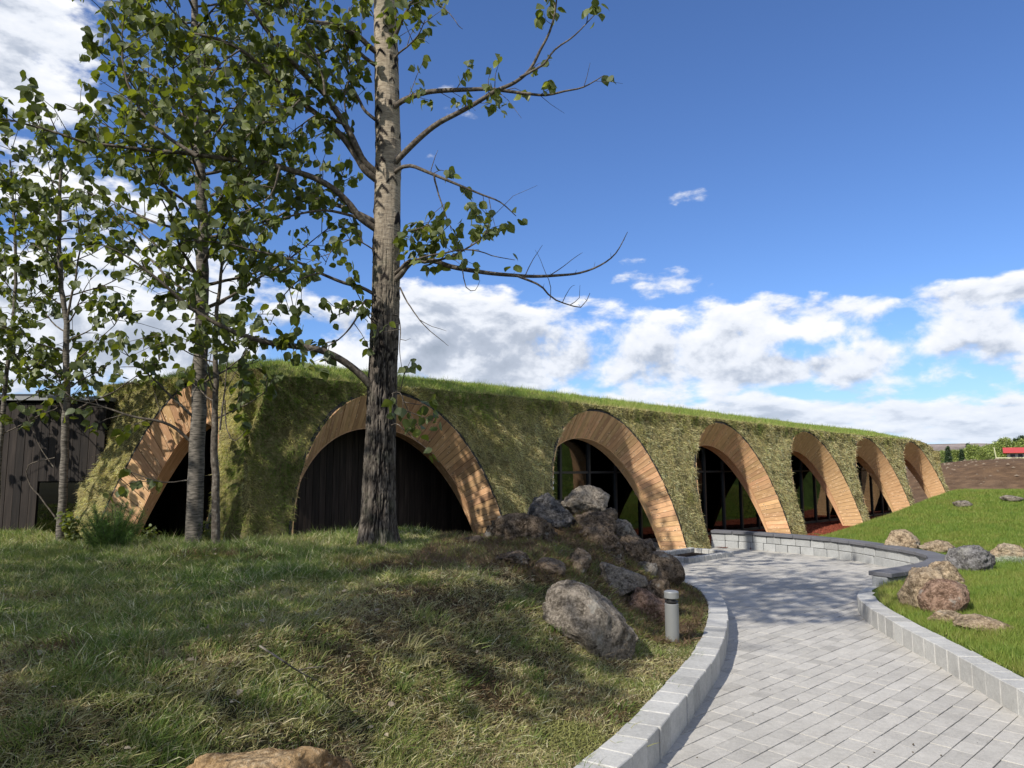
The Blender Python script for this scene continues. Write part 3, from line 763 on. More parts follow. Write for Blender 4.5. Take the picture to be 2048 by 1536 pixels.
# glazing: one window per bay with frame and panes
MULL = list(np.arange(GS0, GS1 + .01, .86)); MULL[-1] = GS1
def bar(m, s0, s1, z0, z1, b0=GB-.03, b1=GB+.03):
    m.hexa([iw(0, s0, z0, b0), iw(0, s1, z0, b0), iw(0, s1, z0, b1), iw(0, s0, z0, b1), iw(0, s0, z1, b0), iw(0, s1, z1, b0), iw(0, s1, z1, b1), iw(0, s0, z1, b1)])
for k in range(len(MULL)-1):
    s0, s1 = MULL[k] + .002, MULL[k+1] - .002; m = MB(); hw = .025
    bar(m, s0, s0+hw, 0.0, 2.36, GB-.045); bar(m, s1-hw, s1, 0.0, 2.36, GB-.045); bar(m, s0+hw, s1-hw, 0.0, .07); bar(m, s0+hw, s1-hw, 2.29, 2.355)
    zt = 1.55; bar(m, s0+hw, s1-hw, zt-.022, zt+.022)
    door = k in (1, 2)
    if door: bar(m, s0+hw, s1-hw, .98, 1.02, GB-.05, GB-.034)
    wo = part('window', m.mesh('window_frame', M_FRAME), house)
    for (z0, z1) in ((.07, zt-.022), (zt+.022, 2.29)):
        m = MB(); bar(m, s0+hw+.001, s1-hw-.001, z0+.001, z1-.001, GB-.004, GB+.004); o = link('pane', m.mesh('pane', M_GLASS), wo)
    if k == 1:
        for q in range(3):
            m = MB(); s_ = s1 - .22; bar(m, s_, s_+.05, 1.22+q*.11, 1.28+q*.11, GB-.0075, GB-.0055); link('door_sticker', m.mesh('door_sticker', M_WHITE), wo)
# pale column inside the entrance
m = MB(); m.lathe([(.09, 0), (.09, 2.35)], iw(0, -1.0, 0.006, 2.4), 20); part('column', m.mesh('column', mat_flat('pale_column', (.35, .36, .34), .5)), house)

# ------------------------------------------------------------------ blades
def blades(name, P, Dr, L, W, C, mat, parent=None, seg=2, near=6.0, bend=.35, side=None, dark_root=.62, droop=None):
    n = len(P); Dr = Dr / np.linalg.norm(Dr, axis=1)[:, None]
    if side is None:
        rv = rng.normal(size=(n, 3)); side = np.cross(Dr, rv)
    side = side / (np.linalg.norm(side, axis=1)[:, None] + 1e-9)
    bd = rng.normal(size=(n, 3)); bd[:, 2] = -np.abs(bd[:, 2])*.6; bd *= bend
    if droop is not None: bd = bd + droop
    L = L[:, None]; W = W[:, None]
    if seg == 2:
        fr = np.hypot(P[:, 0], P[:, 1]) > near; nf = int(fr.sum())
        if nf: o_ = np.argsort(fr, kind='stable'); P, Dr, L, W, C, side, bd = [q[o_] for q in (P, Dr, L, W, C, side, bd)]
    if seg == 1:
        tip = P + (Dr + bd*.5)*L; V = np.stack([P - side*W, P + side*W, tip], 1).reshape(-1, 3)
        T = np.arange(3*n).reshape(n, 3); Cc = np.stack([C, C, C], 1).reshape(-1, 3)
    else:
        mid = P + Dr*L*.5 + bd*L*.12; tip = P + Dr*L*.92 + bd*L*.55
        V = np.stack([P - side*W, P + side*W, mid - side*W*.75, mid + side*W*.75, tip], 1).reshape(-1, 3)
        b = np.arange(n)[:, None]*5; bn = b[:n-nf]; bf = b[n-nf:]
        T = np.concatenate([bn + np.array([0, 1, 3]), bn + np.array([0, 3, 2]), bn + np.array([2, 3, 4]), bf + np.array([0, 1, 4])], 0)
        Cc = np.stack([C]*5, 1).reshape(-1, 3)
    me = mesh_np(name, V, T, mat, Cc)
    o = link(name, me, parent); o['kind'] = 'stuff'
    if parent is not None and parent.type == 'EMPTY': o.matrix_parent_inverse = Matrix.Translation(-Vector(root_loc(parent)))
    return o
def pal(f, stops):
    xs = [s[0] for s in stops]; return np.stack([np.interp(f, xs, [s[1][k] for s in stops]) for k in range(3)], -1)
STRAW = (.37, .31, .15); STRAWD = (.24, .19, .095); GREEN = (.115, .165, .035); DGREEN = (.055, .085, .020); BROWN = (.10, .068, .040); LIME = (.17, .23, .04)

# turf wall blades
def sample_quads(V, Q, n, wfun=None):
    a, b, c, d = V[Q[:, 0]], V[Q[:, 1]], V[Q[:, 2]], V[Q[:, 3]]
    nr = np.cross(c - a, d - b); ar = np.linalg.norm(nr, axis=1)*.5
    w = ar if wfun is None else ar*wfun((a+c)/2)
    k = rng.choice(len(Q), n, p=w/w.sum()); u, v = rng.random(n)[:, None], rng.random(n)[:, None]
    P = (a[k]*(1-u) + b[k]*u)*(1-v) + (d[k]*(1-u) + c[k]*u)*v
    return P, nr[k]/(np.linalg.norm(nr[k], axis=1)[:, None] + 1e-9), k
def near_w(X):
    d = np.linalg.norm(X - np.array([0, 0, EYE]), axis=1); return 1/np.maximum(d, 4)**1.15
P, nr, k = sample_quads(FV.reshape(-1, 3), FQ, 290000, near_w)
flip = np.sum(nr * (np.array([0, 0, 1.2]) - P), 1) < 0; nr[flip] *= -1
s_, w_0 = fs(P[:, 0], P[:, 1]); t1_ = (P[:, 0]-PC[0])*D1[0] + (P[:, 1]-PC[1])*D1[1]
on1 = ((P[:, 0]-PC[0])*N1[0] + (P[:, 1]-PC[1])*N1[1] > w_0*1.0) & (s_ < SCN + .6)
z_ = P[:, 2]; dist = np.linalg.norm(P, axis=1)
f1 = fbm(s_*.8 + 3, z_*.45, 2, 3)*1.0; f2 = fbm(s_*3.6, z_*1.6, 7, 3)
gr = .16 + .8*f1 + .6*f2 + .50*ss(z_, 2.2, 2.75) - .6*np.exp(-((s_+8.3)/.16)**2) - .25*np.exp(-((z_-1.2)/.5)**2)
gr = gr + .50*np.exp(-((s_+8.0)/.9)**2) + .18*np.exp(-((s_+3.6)/1.0)**2)*ss(z_, 1.7, 2.6) + .30*ss(-z_, -.5, 0)*ss(s_, -12, -2) + .25*ss(-s_, 4.2, 7.5)
gr = gr + .55*np.exp(-((s_ - .9)/.35)**2 - ((z_-1.0)/.16)**2)
gr = np.where(on1, .02 + .35*f2 + .3*f1 + .55*ss(z_, 2.45, 2.9) + .8*ss(-t1_, -1.1, -.5), gr)
pick = rng.random(len(P)); f3 = fbm(s_*8.5, z_*5.0, 5, 3); f5 = fbm(s_*5.0, z_*2.2, 15, 2); f6 = fbm(s_*2.4, z_*3.2, 25, 3); gr = gr + .40*f3 + .45*fbm(s_*5.5, z_*.6, 35, 3) - .22*ss(s_, -4.6, -2.6)
C = pal(np.clip(gr + rng.normal(0, .16, len(P)), 0, 1), [(0, (.64, .53, .31)), (.33, (.52, .44, .225)), (.6, (.33, .325, .115)), (.85, (.20, .26, .06)), (1, (.13, .19, .04))])
C = C * 1.12 * (1 + rng.normal(0, .26, (len(P), 1)))*(1 + .5*f3[:, None]); br = (pick < .07) | ((f6 + .25*f3 > .27) & (pick < .75)) | ((np.abs(np.sin(s_*2.6+1.0)) < .035) & (pick < .6)); C[br] = np.array([.15, .105, .06])*(1 + rng.normal(0, .25, (int(br.sum()), 1)))
C = np.clip(C, .01, .72)
down = np.array([0, 0, -1.0])
Dr = nr*(.52 + .25*rng.random((len(P), 1))) + down*(.50 + .35*rng.random((len(P), 1))) + rng.normal(0, .50, (len(P), 3))
upm = ss(z_, 2.62, 2.84)[:, None]; Dr = Dr*(1-upm) + (nr*.6 + np.array([0, 0, .7]) + rng.normal(0, .3, (len(P), 3)))*upm
L = (.026 + .034*rng.random(len(P)) + .055*np.clip(f5*2.2, 0, 1)*rng.random(len(P)) + .05*(rng.random(len(P)) > .93))*np.where(br, .7, 1) * np.where(dist > 16, 1.1, 1.0)
W = (.0016 + .00017*dist) * (.7 + .6*rng.random(len(P)))
blades('wall_turf_grass', P + nr*-.01, Dr, L, W, C, M_TBLADE, house, seg=2, bend=.5)
# roof blades
P, nr, k = sample_quads(RV, remap[Q], 150000, lambda X: np.where(ds_inside(X[:, 0], X[:, 1])[0] < 2.6, 1, .06)*near_w(X))
nr = np.abs(nr); s_, _w = fs(P[:, 0], P[:, 1]); dist = np.linalg.norm(P, axis=1); dd = ds_inside(P[:, 0], P[:, 1])[0]
f1 = fbm(P[:, 0]*1.1, P[:, 1]*1.1, 2, 3); f2 = fbm(P[:, 0]*4, P[:, 1]*4, 7, 2)
C = pal(np.clip(.55 + .5*f1 + .3*f2 + rng.normal(0, .18, len(P)) - .55*ss(-dd, -.16, .0), 0, 1), [(0, (.40, .36, .155)), (.3, (.32, .34, .10)), (.6, (.235, .315, .065)), (1, (.165, .25, .042))])
nrm = np.array([N*.0 + np.array([0, 0, 1])]*1)
Dr = np.array([0, 0, 1.0]) + rng.normal(0, .30, (len(P), 3)) + N*(.55*ss(-dd, -.25, .02))[:, None]
L = (.05 + .065*rng.random(len(P)) + .10*(f2 > .22)*rng.random(len(P)))*(1 + .2*(rng.random(len(P)) > .97))
W = (.0014 + .00020*dist)*(.7 + .6*rng.random(len(P)))
blades('roof_grass', P - np.array([0, 0, .01]), Dr, L, W, np.clip(C*(1+rng.normal(0, .12, (len(P), 1))), .01, .6), M_BLADE, house, seg=2, bend=.3)

# ------------------------------------------------------------------ ground cover
def scatter(n, x0, x1, y0, y1, test, dens=None, margin=60):
    out = []; tot = 0
    while tot < n:
        x = rng.uniform(x0, x1, n*3); y = rng.uniform(y0, y1, n*3)
        k = test(x, y)
        if dens is not None: k &= rng.random(len(x)) < dens(x, y)
        x, y = x[k], y[k]; z = ground_z(x, y); u, v, f = proj(np.stack([x, y, z], -1))
        m = (f > .4) & (u > -margin) & (u < 2048+margin) & (v < 1536+margin*2)
        out.append(np.stack([x[m], y[m], z[m]], -1)); tot += m.sum()
    return np.concatenate(out)[:n]
def bank_test(x, y):
    s, w = fs(x, y); w1 = (x-PC[0])*N1[0] + (y-PC[1])*N1[1]
    ok = in_M(x, y) & (d_KL(x, y) > .20) & ~((np.hypot((x-.75)/1.15, y-8.75) < .95) & (fbm(x*4, y*4, 3.3, 2) < .22)) & ((w > -.05) | (w1 > -.05))
    return ok
def dn(x, y): return np.clip((2.6/np.maximum(np.hypot(x, y), 2.0))**1.35, 0, 1)
P = scatter(380000, -9, 2.6, 1.4, 13, bank_test, dn, 120)
P = np.concatenate([P, scatter(90000, -13, 2.6, -.5, 14, bank_test, lambda x, y: np.clip(2.6/np.maximum(np.hypot(x, y), 2.0), 0, 1), 2200)])
x, y = P[:, 0], P[:, 1]; dist = np.hypot(x, y)
f1 = fbm(x*.75 + 2, y*.75, 3, 3); f2 = fbm(x*3.0, y*3.0, 8, 3); f3 = fbm(x*1.6 + 9, y*1.6, 5, 2)
dk = d_KL(x, y)
lush = .45 + .85*f1 + .55*f2 + .25*ss(dk, 2.2, 3.2) + .12*ss(-x, 0, 2) - .25*np.exp(-((x+.3)/.9)**2 - ((y-5.2)/1.6)**2)
C = pal(np.clip(lush + rng.normal(0, .20, len(P)), 0, 1), [(0, (.14, .10, .06)), (.15, (.24, .185, .105)), (.3, (.36, .315, .17)), (.5, (.255, .25, .09)), (.7, (.15, .195, .050)), (1, (.09, .14, .030))])
rp = rng.random(len(P)); C[rp < .14] = (.46, .41, .27); C[(rp > .95)] = BROWN
red = np.exp(-((x-(-1.1))/.45)**2 - ((y-6.6)/.35)**2); C = C*(1-.7*red[:, None]) + np.array([.17, .075, .035])*.7*red[:, None]
C = np.clip(C*1.38*(1 + rng.normal(0, .15, (len(P), 1))), .01, .65)
flow = np.stack([fbm(x*1.3, y*1.3, 11, 2), fbm(x*1.3, y*1.3, 21, 2), np.zeros(len(P))], -1)*1.6 + np.array([.32, -.30, 0])*ss(dk, 2.2, .6)[:, None]
up = np.where(lush > .5, .85, .42)[:, None]
Dr = np.concatenate([np.zeros((len(P), 2)), np.ones((len(P), 1))], 1)*up + flow*.40 + rng.normal(0, .62, (len(P), 3))*np.array([1, 1, .35])
Dr[:, 2] = np.abs(Dr[:, 2]) + .08
L = (.026 + .042*rng.random(len(P)) + .05*(rng.random(len(P)) > .93))*(1 + .65*np.clip(f1+f2, 0, 1)) * np.where(lush > .6, 1.25, 1)*(1-.45*ss(dk, .6, .1))
L *= np.where((y > 7) & (x < -1.8), 1.35, 1.0)
W = (.0009 + .00022*dist)*(.6 + .8*rng.random(len(P)))
# bare brown and reddish patches, pale moss
bare = np.zeros(len(P))
for (u, v, r, w) in ((1000, 1150, .35, 1), (1080, 1190, .30, 1), (760, 1190, .35, .8), (430, 1150, .40, .9), (520, 1160, .25, .8), (660, 1330, .3, .6), (980, 1290, .25, .7), (820, 1240, .4, .6), (90, 1400, .2, .8), (940, 1120, .3, .9), (1240, 1330, .25, .7), (640, 1420, .15, .8), (1150, 1250, .2, .8)):
    q = onz(u, v, .62 if u < 1000 else .45); bare = np.maximum(bare, w*np.exp(-((x-q[0])**2 + (y-q[1])**2)/r**2*(1 + .8*f2)))
bm_ = bare + rng.normal(0, .22, len(P)) > .45; hue = rng.random(len(P))[:, None]
uu = proj(P)[0]; W = W*np.where((uu < -100) | (uu > 2150), 1.9, 1.0); C = np.where(bm_[:, None], np.array([.17, .10, .055])*(1-hue) + np.array([.085, .06, .04])*hue, C); L = np.where(bm_, L*.75, L)
for (u, v, r) in ((100, 1130, .5), (440, 1135, .3), (830, 1190, .15), (1150, 1450, .25), (1330, 1400, .25)):
    q = onz(u, v, .72 if u < 1000 else .25); g_ = np.exp(-((x-q[0])**2 + (y-q[1])**2)/r**2) + rng.normal(0, .12, len(P)) > .4; C = np.where(g_[:, None], C*.35 + np.array([.27, .29, .075])*.65, C); L = np.where(g_, L*.55, L)
# separate taller tussocks, green or dry
nt = 460; T0 = scatter(nt, -8, 2.3, 2.0, 10.5, bank_test, dn, 150); tk = rng.integers(0, nt, 30000)
tr = .03 + .05*rng.random(nt); tg = fbm(T0[:, 0]*.75+2, T0[:, 1]*.75, 3, 3) + .45*rng.normal(size=nt) + .25 + .5*ss(-T0[:, 0], 1.2, 3); off = rng.normal(size=(len(tk), 2))*tr[tk][:, None]
Pt = T0[tk].copy(); Pt[:, :2] += off; Pt[:, 2] -= .01; Dt = np.concatenate([off/tr[tk][:, None]*.38, np.ones((len(tk), 1))], 1) + rng.normal(0, .22, (len(tk), 3)) + (rng.normal(0, .3, (nt, 3)))[tk]*np.array([1, 1, .1]); Dt[:, 2] = np.abs(Dt[:, 2]) + .1
Ct = pal(np.clip(.5 + .5*tg[tk] + rng.normal(0, .12, len(tk)), 0, 1), [(0, (.44, .39, .24)), (.3, (.33, .31, .14)), (.6, (.14, .20, .045)), (1, (.075, .13, .028))])
Lt = (.05 + .07*rng.random(len(tk)))*(.7 + .7*rng.random(nt))[tk]; Wt = (.0010 + .00022*np.hypot(Pt[:, 0], Pt[:, 1]))*(.7 + .6*rng.random(len(tk)))
P = np.concatenate([P, Pt]); Dr = np.concatenate([Dr, Dt]); L = np.concatenate([L, Lt]); W = np.concatenate([W, Wt]); C = np.concatenate([C, np.clip(Ct, .01, .6)])
o = blades('bank_grass', P, Dr, L, W, C, M_BLADE, None, seg=2, bend=.55)
tag(o, 'rough green and straw-coloured grass covering the shaded left bank', 'grass')
def lawn_test(x, y):
    s, w = fs(x, y)
    ok = in_L(x, y) & ((d_KR(x, y) > .21)) & (d_WALL(x, y) > .30)
    wlim = 1.15 + .45*np.sin(s*.9+2.2)
    return ok & (w > wlim) & (y < 30)
P = scatter(270000, 3.2, 22, 2.5, 27, lawn_test, lambda x, y: np.clip((5.5/np.maximum(np.hypot(x, y), 5))**1.25, 0, 1), 100)
P = np.concatenate([P, scatter(70000, 3.2, 22, .2, 24, lawn_test, lambda x, y: np.clip(4/np.maximum(np.hypot(x, y), 4), 0, 1), 2200)])
x, y = P[:, 0], P[:, 1]; dist = np.hypot(x, y); f1 = fbm(x*.8, y*.8, 3, 3); f2 = fbm(x*3.2, y*3.2, 8, 2)
fr = .5 + .55*f1 + .45*f2 + rng.normal(0, .18, len(P)) - .45*np.exp(-((x-4.2)/.7)**2 - ((y-8.6)/.8)**2)
C = pal(np.clip(fr, 0, 1), [(0, (.31, .29, .10)), (.3, (.245, .285, .062)), (.6, (.175, .245, .042)), (1, (.115, .19, .030))])
C = np.clip(C*(1 + rng.normal(0, .13, (len(P), 1))), .01, .6)
Dr = np.array([0.10, -.05, 1.0]) + rng.normal(0, .38, (len(P), 3)) + np.stack([f2*.8, f1*.8, f1*0], -1); Dr[:, 2] = np.abs(Dr[:, 2]) + .2
L = (.045 + .06*rng.random(len(P)))*(1 + .5*np.clip(f2, 0, 1)); W = (.0011 + .00022*dist)*(.6 + .8*rng.random(len(P)))*np.where(proj(P)[0] > 2150, 2.0, 1.0)
o = blades('lawn_grass', P, Dr, L, W, C, M_BLADE, None, seg=2, bend=.4)
tag(o, 'bright green grass covering the lawn right of the path', 'grass')

# low weeds and moss between the piled rocks
def weed_test(x, y): return in_M(x, y) & (x > -.9) & (y > 6.2) & (d_KL(x, y) > .25)
P = scatter(46000, -.9, 2.6, 6.2, 10.9, weed_test, None)
P[:, 2] += .02; n = len(P); f2 = fbm(P[:, 0]*3, P[:, 1]*3, 4, 2)
C = pal(np.clip(.4 + f2 + rng.normal(0, .2, n), 0, 1), [(0, (.13, .085, .055)), (.5, (.20, .135, .08)), (.75, (.20, .20, .07)), (1, (.15, .18, .045))])
Dr = np.array([0, 0, .6]) + rng.normal(0, .6, (n, 3)); Dr[:, 2] = np.abs(Dr[:, 2])
o = blades('ground_cover', P, Dr, .04 + .08*rng.random(n), .003 + .004*rng.random(n), C, M_BLADE, None, seg=2, bend=.6)
tag(o, 'brown weeds and moss growing between the piled rocks', 'weeds')

# ------------------------------------------------------------------ path: bedding sheet and paving stones
bx = np.arange(-4.5, 9.0, .25); by = np.arange(-3, 19, .25); BX, BY = np.meshgrid(bx, by)
i = np.arange(BX.size).reshape(BX.shape); Q = np.stack([i[:-1, :-1], i[:-1, 1:], i[1:, 1:], i[1:, :-1]], -1).reshape(-1, 4)
sB, wB = fs(BX, BY)
okv = (~in_L(BX, BY) | (d_L(BX, BY) < .3)) & (~in_M(BX, BY) | (d_KL(BX, BY) < .25)) & (wB > -GB - .2) & ((sB < 1.45) | (wB > .1)) & (sB > -3.4 - 0*BX) & True
okv |= (d_KL(BX, BY) < .15)
okv2 = okv | ((sB <= -3.4) & (wB > .6) & ~in_M(BX, BY) & ~in_L(BX, BY))
Qk = Q[okv2.ravel()[Q].all(1)]
path = link('path', mesh_np('path', np.stack([BX, BY, np.full(BX.shape, -.028)], -1).reshape(-1, 3), Qk, mat_flat('joint_sand', (.16, .148, .128), .95, .1, var=.4, sc=60))); tag(path, kind='structure')
RW = .122; rows = []
PTH = [tuple(p) for p in KL] + [(1.2, 10.7), (.2, 10.9), (-1.5, 12.3)] + [tuple(iw(0, -3.2, 0, GB)[:2]), tuple(iw(0, 1.35, 0, GB)[:2]), tuple(iw(0, 1.45, 0, 0)[:2])] + [tuple(p) for p in WALL] + [tuple(p) for p in KR[::-1]]
PA = np.array(PTH)
for r in range(-90, 90):
    s = -22 + (r % 5)*.07 + R.uniform(0, .1)
    while s < 14:
        ln = R.choice((.15, .18, .20, .22, .24)); rows.append((s + ln/2, r*RW, ln)); s += ln + .001
rows = np.array(rows); cx = rows[:, 0]*D[0] + rows[:, 1]*N[0]; cy = rows[:, 0]*D[1] + rows[:, 1]*N[1]
cx = cx + 3.14; cy = cy + 14.27
pm = inside(cx, cy, PTH) | (polydist(cx, cy, PA[::3], True) < .10)
pm &= ~((inside(cx, cy, [tuple(p) for p in (onz(1312, 1110, 0)[:2], onz(1378, 1127, 0)[:2], onz(1430, 1108, 0)[:2], onz(1365, 1093, 0)[:2])])))
u, v, f = proj(np.stack([cx, cy, 0*cx], -1)); vis = (f > .5) & (u > -80) & (u < 2130) & (v < 1640) & (v > 900)
pm &= vis
cx, cy, ln = cx[pm], cy[pm], rows[pm, 2]; order = np.argsort(cx**2 + cy**2)
cx, cy, ln = cx[order], cy[order], ln[order]; ang = atan2(D[1], D[0])
def paver(l, w=RW-.0055, h=.028, ch=.002):
    a, b = l/2-.0005, w/2; V = [(-a,-b,-h), (a,-b,-h), (a,b,-h), (-a,b,-h), (-a,-b,-ch), (a,-b,-ch), (a,b,-ch), (-a,b,-ch), (-a+ch,-b+ch,0), (a-ch,-b+ch,0), (a-ch,b-ch,0), (-a+ch,b-ch,0)]
    Fq = [(0,1,5,4), (1,2,6,5), (2,3,7,6), (3,0,4,7), (4,5,9,8), (5,6,10,9), (6,7,11,10), (7,4,8,11), (8,9,10,11)]
    return np.array(V), np.array(Fq)
PM = {}
for k in range(len(cx)):
    l = round(float(ln[k]), 2); jit = R.uniform(-.0022, .0022)
    if k < 300:
        if l not in PM: V, Fq = paver(l); PM[l] = mesh_np('paving_stone', V, Fq, M_PAVER)
        o = link('paving_stone', PM[l], path, (cx[k], cy[k], jit)); o.rotation_euler = (R.uniform(-.006, .006), R.uniform(-.005, .005), ang + R.uniform(-.008, .008))
sv_, sf_, sc_ = [], [], []; nv = 0
for k in range(300, len(cx)):
    V, Fq = paver(float(ln[k])); a = ang + R.uniform(-.008, .008); c_, s__ = cos(a), sin(a)
    X = np.stack([V[:, 0]*c_ - V[:, 1]*s__ + cx[k], V[:, 0]*s__ + V[:, 1]*c_ + cy[k], V[:, 2] + R.uniform(-.002, .002)], -1)
    sv_.append(X); sf_.append(Fq + nv); nv += len(X); sc_.append(np.full((len(X), 3), R.random()))
o = link('far_paving', mesh_np('far_paving', np.concatenate(sv_), np.concatenate(sf_), M_PAVER_A, np.concatenate(sc_)), path); o['kind'] = 'stuff'

# red gravel bed in front of the far arches
m = []; Sg = np.arange(1.55, 17.6, .2); Wg = np.arange(-GB, 1.9, .15); A, B = np.meshgrid(Sg, Wg)
X = P0[0] + A*D[0] + B*N[0]; Y = P0[1] + A*D[1] + B*N[1]
Z = .012 + .015*fbm(X*4, Y*4, 1, 2)
i = np.arange(A.size).reshape(A.shape); Q = np.stack([i[:-1, :-1], i[:-1, 1:], i[1:, 1:], i[1:, :-1]], -1).reshape(-1, 4); okg = ~inside(X, Y, PTH) | (polydist(X, Y, WALL[::2]) < .12); Q = Q[okg.ravel()[Q].all(1)]
o = link('gravel_bed', mesh_np('gravel_bed', np.stack([X, Y, Z], -1).reshape(-1, 3), Q, M_GRAVEL)); tag(o, kind='structure')
n = 9000; s_ = rng.uniform(1.6, 13, n); w_ = rng.uniform(-1.4, 1.6, n); X = P0[0]+s_*D[0]+w_*N[0]; Y = P0[1]+s_*D[1]+w_*N[1]
kk = ~inside(X, Y, PTH); X, Y = X[kk], Y[kk]; n = len(X); sz = rng.uniform(.008, .022, n); a = rng.uniform(0, 6.3, n)
V = np.stack([np.stack([X + sz*np.cos(a+k*2.09), Y + sz*np.sin(a+k*2.09), np.full(n, .01)], -1) for k in range(3)] + [np.stack([X, Y, .02 + sz*1.1], -1)], 1).reshape(-1, 3)
b = np.arange(n)[:, None]*4; T = np.concatenate([b + np.array(t) for t in ((0, 1, 3), (1, 2, 3), (2, 0, 3))])
o = link('gravel', mesh_np('gravel', V, T, M_GRAVEL)); tag(o, 'dark red scoria gravel along the foot of the far arches', 'gravel', kind='stuff')

# ------------------------------------------------------------------ kerbs, retaining wall, pit edging
def arc(path):
    L = np.concatenate([[0], np.cumsum(np.linalg.norm(np.diff(path, axis=0), axis=1))]); return L
def stone_run(path, l0, l1, length, t0, t1, z0, z1, mat, name, parent, jig=.004, bev=.012, off=0.0, side=1):
    """stones along a path; t0..t1 is the offset to the given side"""
    L = arc(path); s = l0
    while s < l1 - .04:
        e = min(s + length*R.uniform(.92, 1.08), l1)
        def pt(q): return np.array([np.interp(q, L, path[:, 0]), np.interp(q, L, path[:, 1])])
        def nm(q):
            d = pt(min(q+.05, L[-1])) - pt(max(q-.05, 0)); d /= np.linalg.norm(d); return np.array([-d[1], d[0]])*side
        a, b_ = s + .0045, e - .0045; j = R.uniform(-jig, jig); dz = R.uniform(-jig, jig)*.7
        cs = [pt(a)+nm(a)*(t0+j), pt(b_)+nm(b_)*(t0+j), pt(b_)+nm(b_)*(t1+j), pt(a)+nm(a)*(t1+j)]
        cen = sum(cs)/4
        m = MB(); m.hexa([(q[0]-cen[0], q[1]-cen[1], z0) for q in cs] + [(q[0]-cen[0] + R.uniform(-jig, jig)*.7, q[1]-cen[1] + R.uniform(-jig, jig)*.7, z1+dz + R.uniform(-jig, jig)*.5) for q in cs])
        o = link(name, m.mesh(name, mat, bev), parent, (cen[0], cen[1], 0)); s = e
kl = empty('kerb'); tag(kl, 'curved kerb of light grey stones edging the left side of the path', 'kerb')
LL = arc(KL); stone_run(KL, 2.6, LL[-1], .215, 0.0, .19, -.06, .185, M_KERB, 'kerb_stone', kl, side=1, bev=.005)
kr = empty('kerb'); tag(kr, 'curved kerb of light grey stones edging the lawn right of the path', 'kerb')
LR = arc(KR); stone_run(KR, 4.2, LR[-1]-.05, .215, 0.0, .19, -.06, .175, M_KERB, 'kerb_stone', kr, side=-1, bev=.005)
rw = empty('retaining_wall', (0, 0, 0)); tag(rw, 'low curved grey block wall with dark slate coping beside the courtyard', 'wall')
LW = arc(WALL); stone_run(WALL, 0.0, LW[-1], .27, 0.0, .20, -.05, .138, M_BLOCK, 'block', rw, side=1, jig=.005, bev=.008)
stone_run(WALL, 0.0, LW[-1], .29, 0.0, .20, .143, .285, M_BLOCK, 'block', rw, side=1, jig=.005, bev=.008)
stone_run(WALL, -.0, LW[-1]+.0, .42, -.04, .26, .290, .345, M_CAP, 'coping_stone', rw, side=1, jig=.001, bev=.006)
# stone-edged pit under the turf pier
pit = empty('pit_edging', (0, 0, 0)); tag(pit, 'rectangular pit edged in light grey stones under the hanging turf pier', 'stone edging')
c0, c1, c2 = onz(1300, 1113, 0)[:2], onz(1378, 1127, 0)[:2], onz(1431, 1109, 0)[:2]
c1 = P0[:2] + .02*D[:2] + 0*N[:2]
pA = P0 + -.10*D + .72*N; pB = P0 + 1.0*D + .72*N; pC = P0 + 1.0*D - .25*N; pD = P0 - .10*D - .25*N
_c = onz(1378, 1127, 0); sc0, wc0 = fs(_c[0], _c[1]); _c2 = onz(1431, 1109, 0); sc1, wc1 = fs(_c2[0], _c2[1]); _c3 = onz(1312, 1112, 0); sc3, wc3 = fs(_c3[0], _c3[1])
pA = P0 + sc0*D + wc0*N; pB = P0 + max(sc1, sc0+.9)*D + wc0*N; pC = P0 + max(sc1, sc0+.9)*D + (wc0-.95)*N; pD = P0 + sc0*D + (wc0-.95)*N
for a, b in ((pA, pB), (pB, pC), (pC, pD), (pD, pA)):
    pth = np.array([a[:2], b[:2]]); n_ = np.linalg.norm(b-a); pth = np.array([a[:2] + (b-a)[:2]*k/10 for k in range(11)])
    stone_run(pth, .0, n_-.112, .17, 0, .11, -.03, .095, M_KERB, 'edging_stone', pit, side=1, bev=.012)
m = MB(); q = [pA, pB, pC, pD]; cc = sum(q)/4; q = [cc + (k-cc)*.86 for k in q]; m.hexa([(k[0], k[1], -.04) for k in q] + [(k[0], k[1], .012) for k in q]); link('pit_soil', m.mesh('pit_soil', M_SOIL), pit)

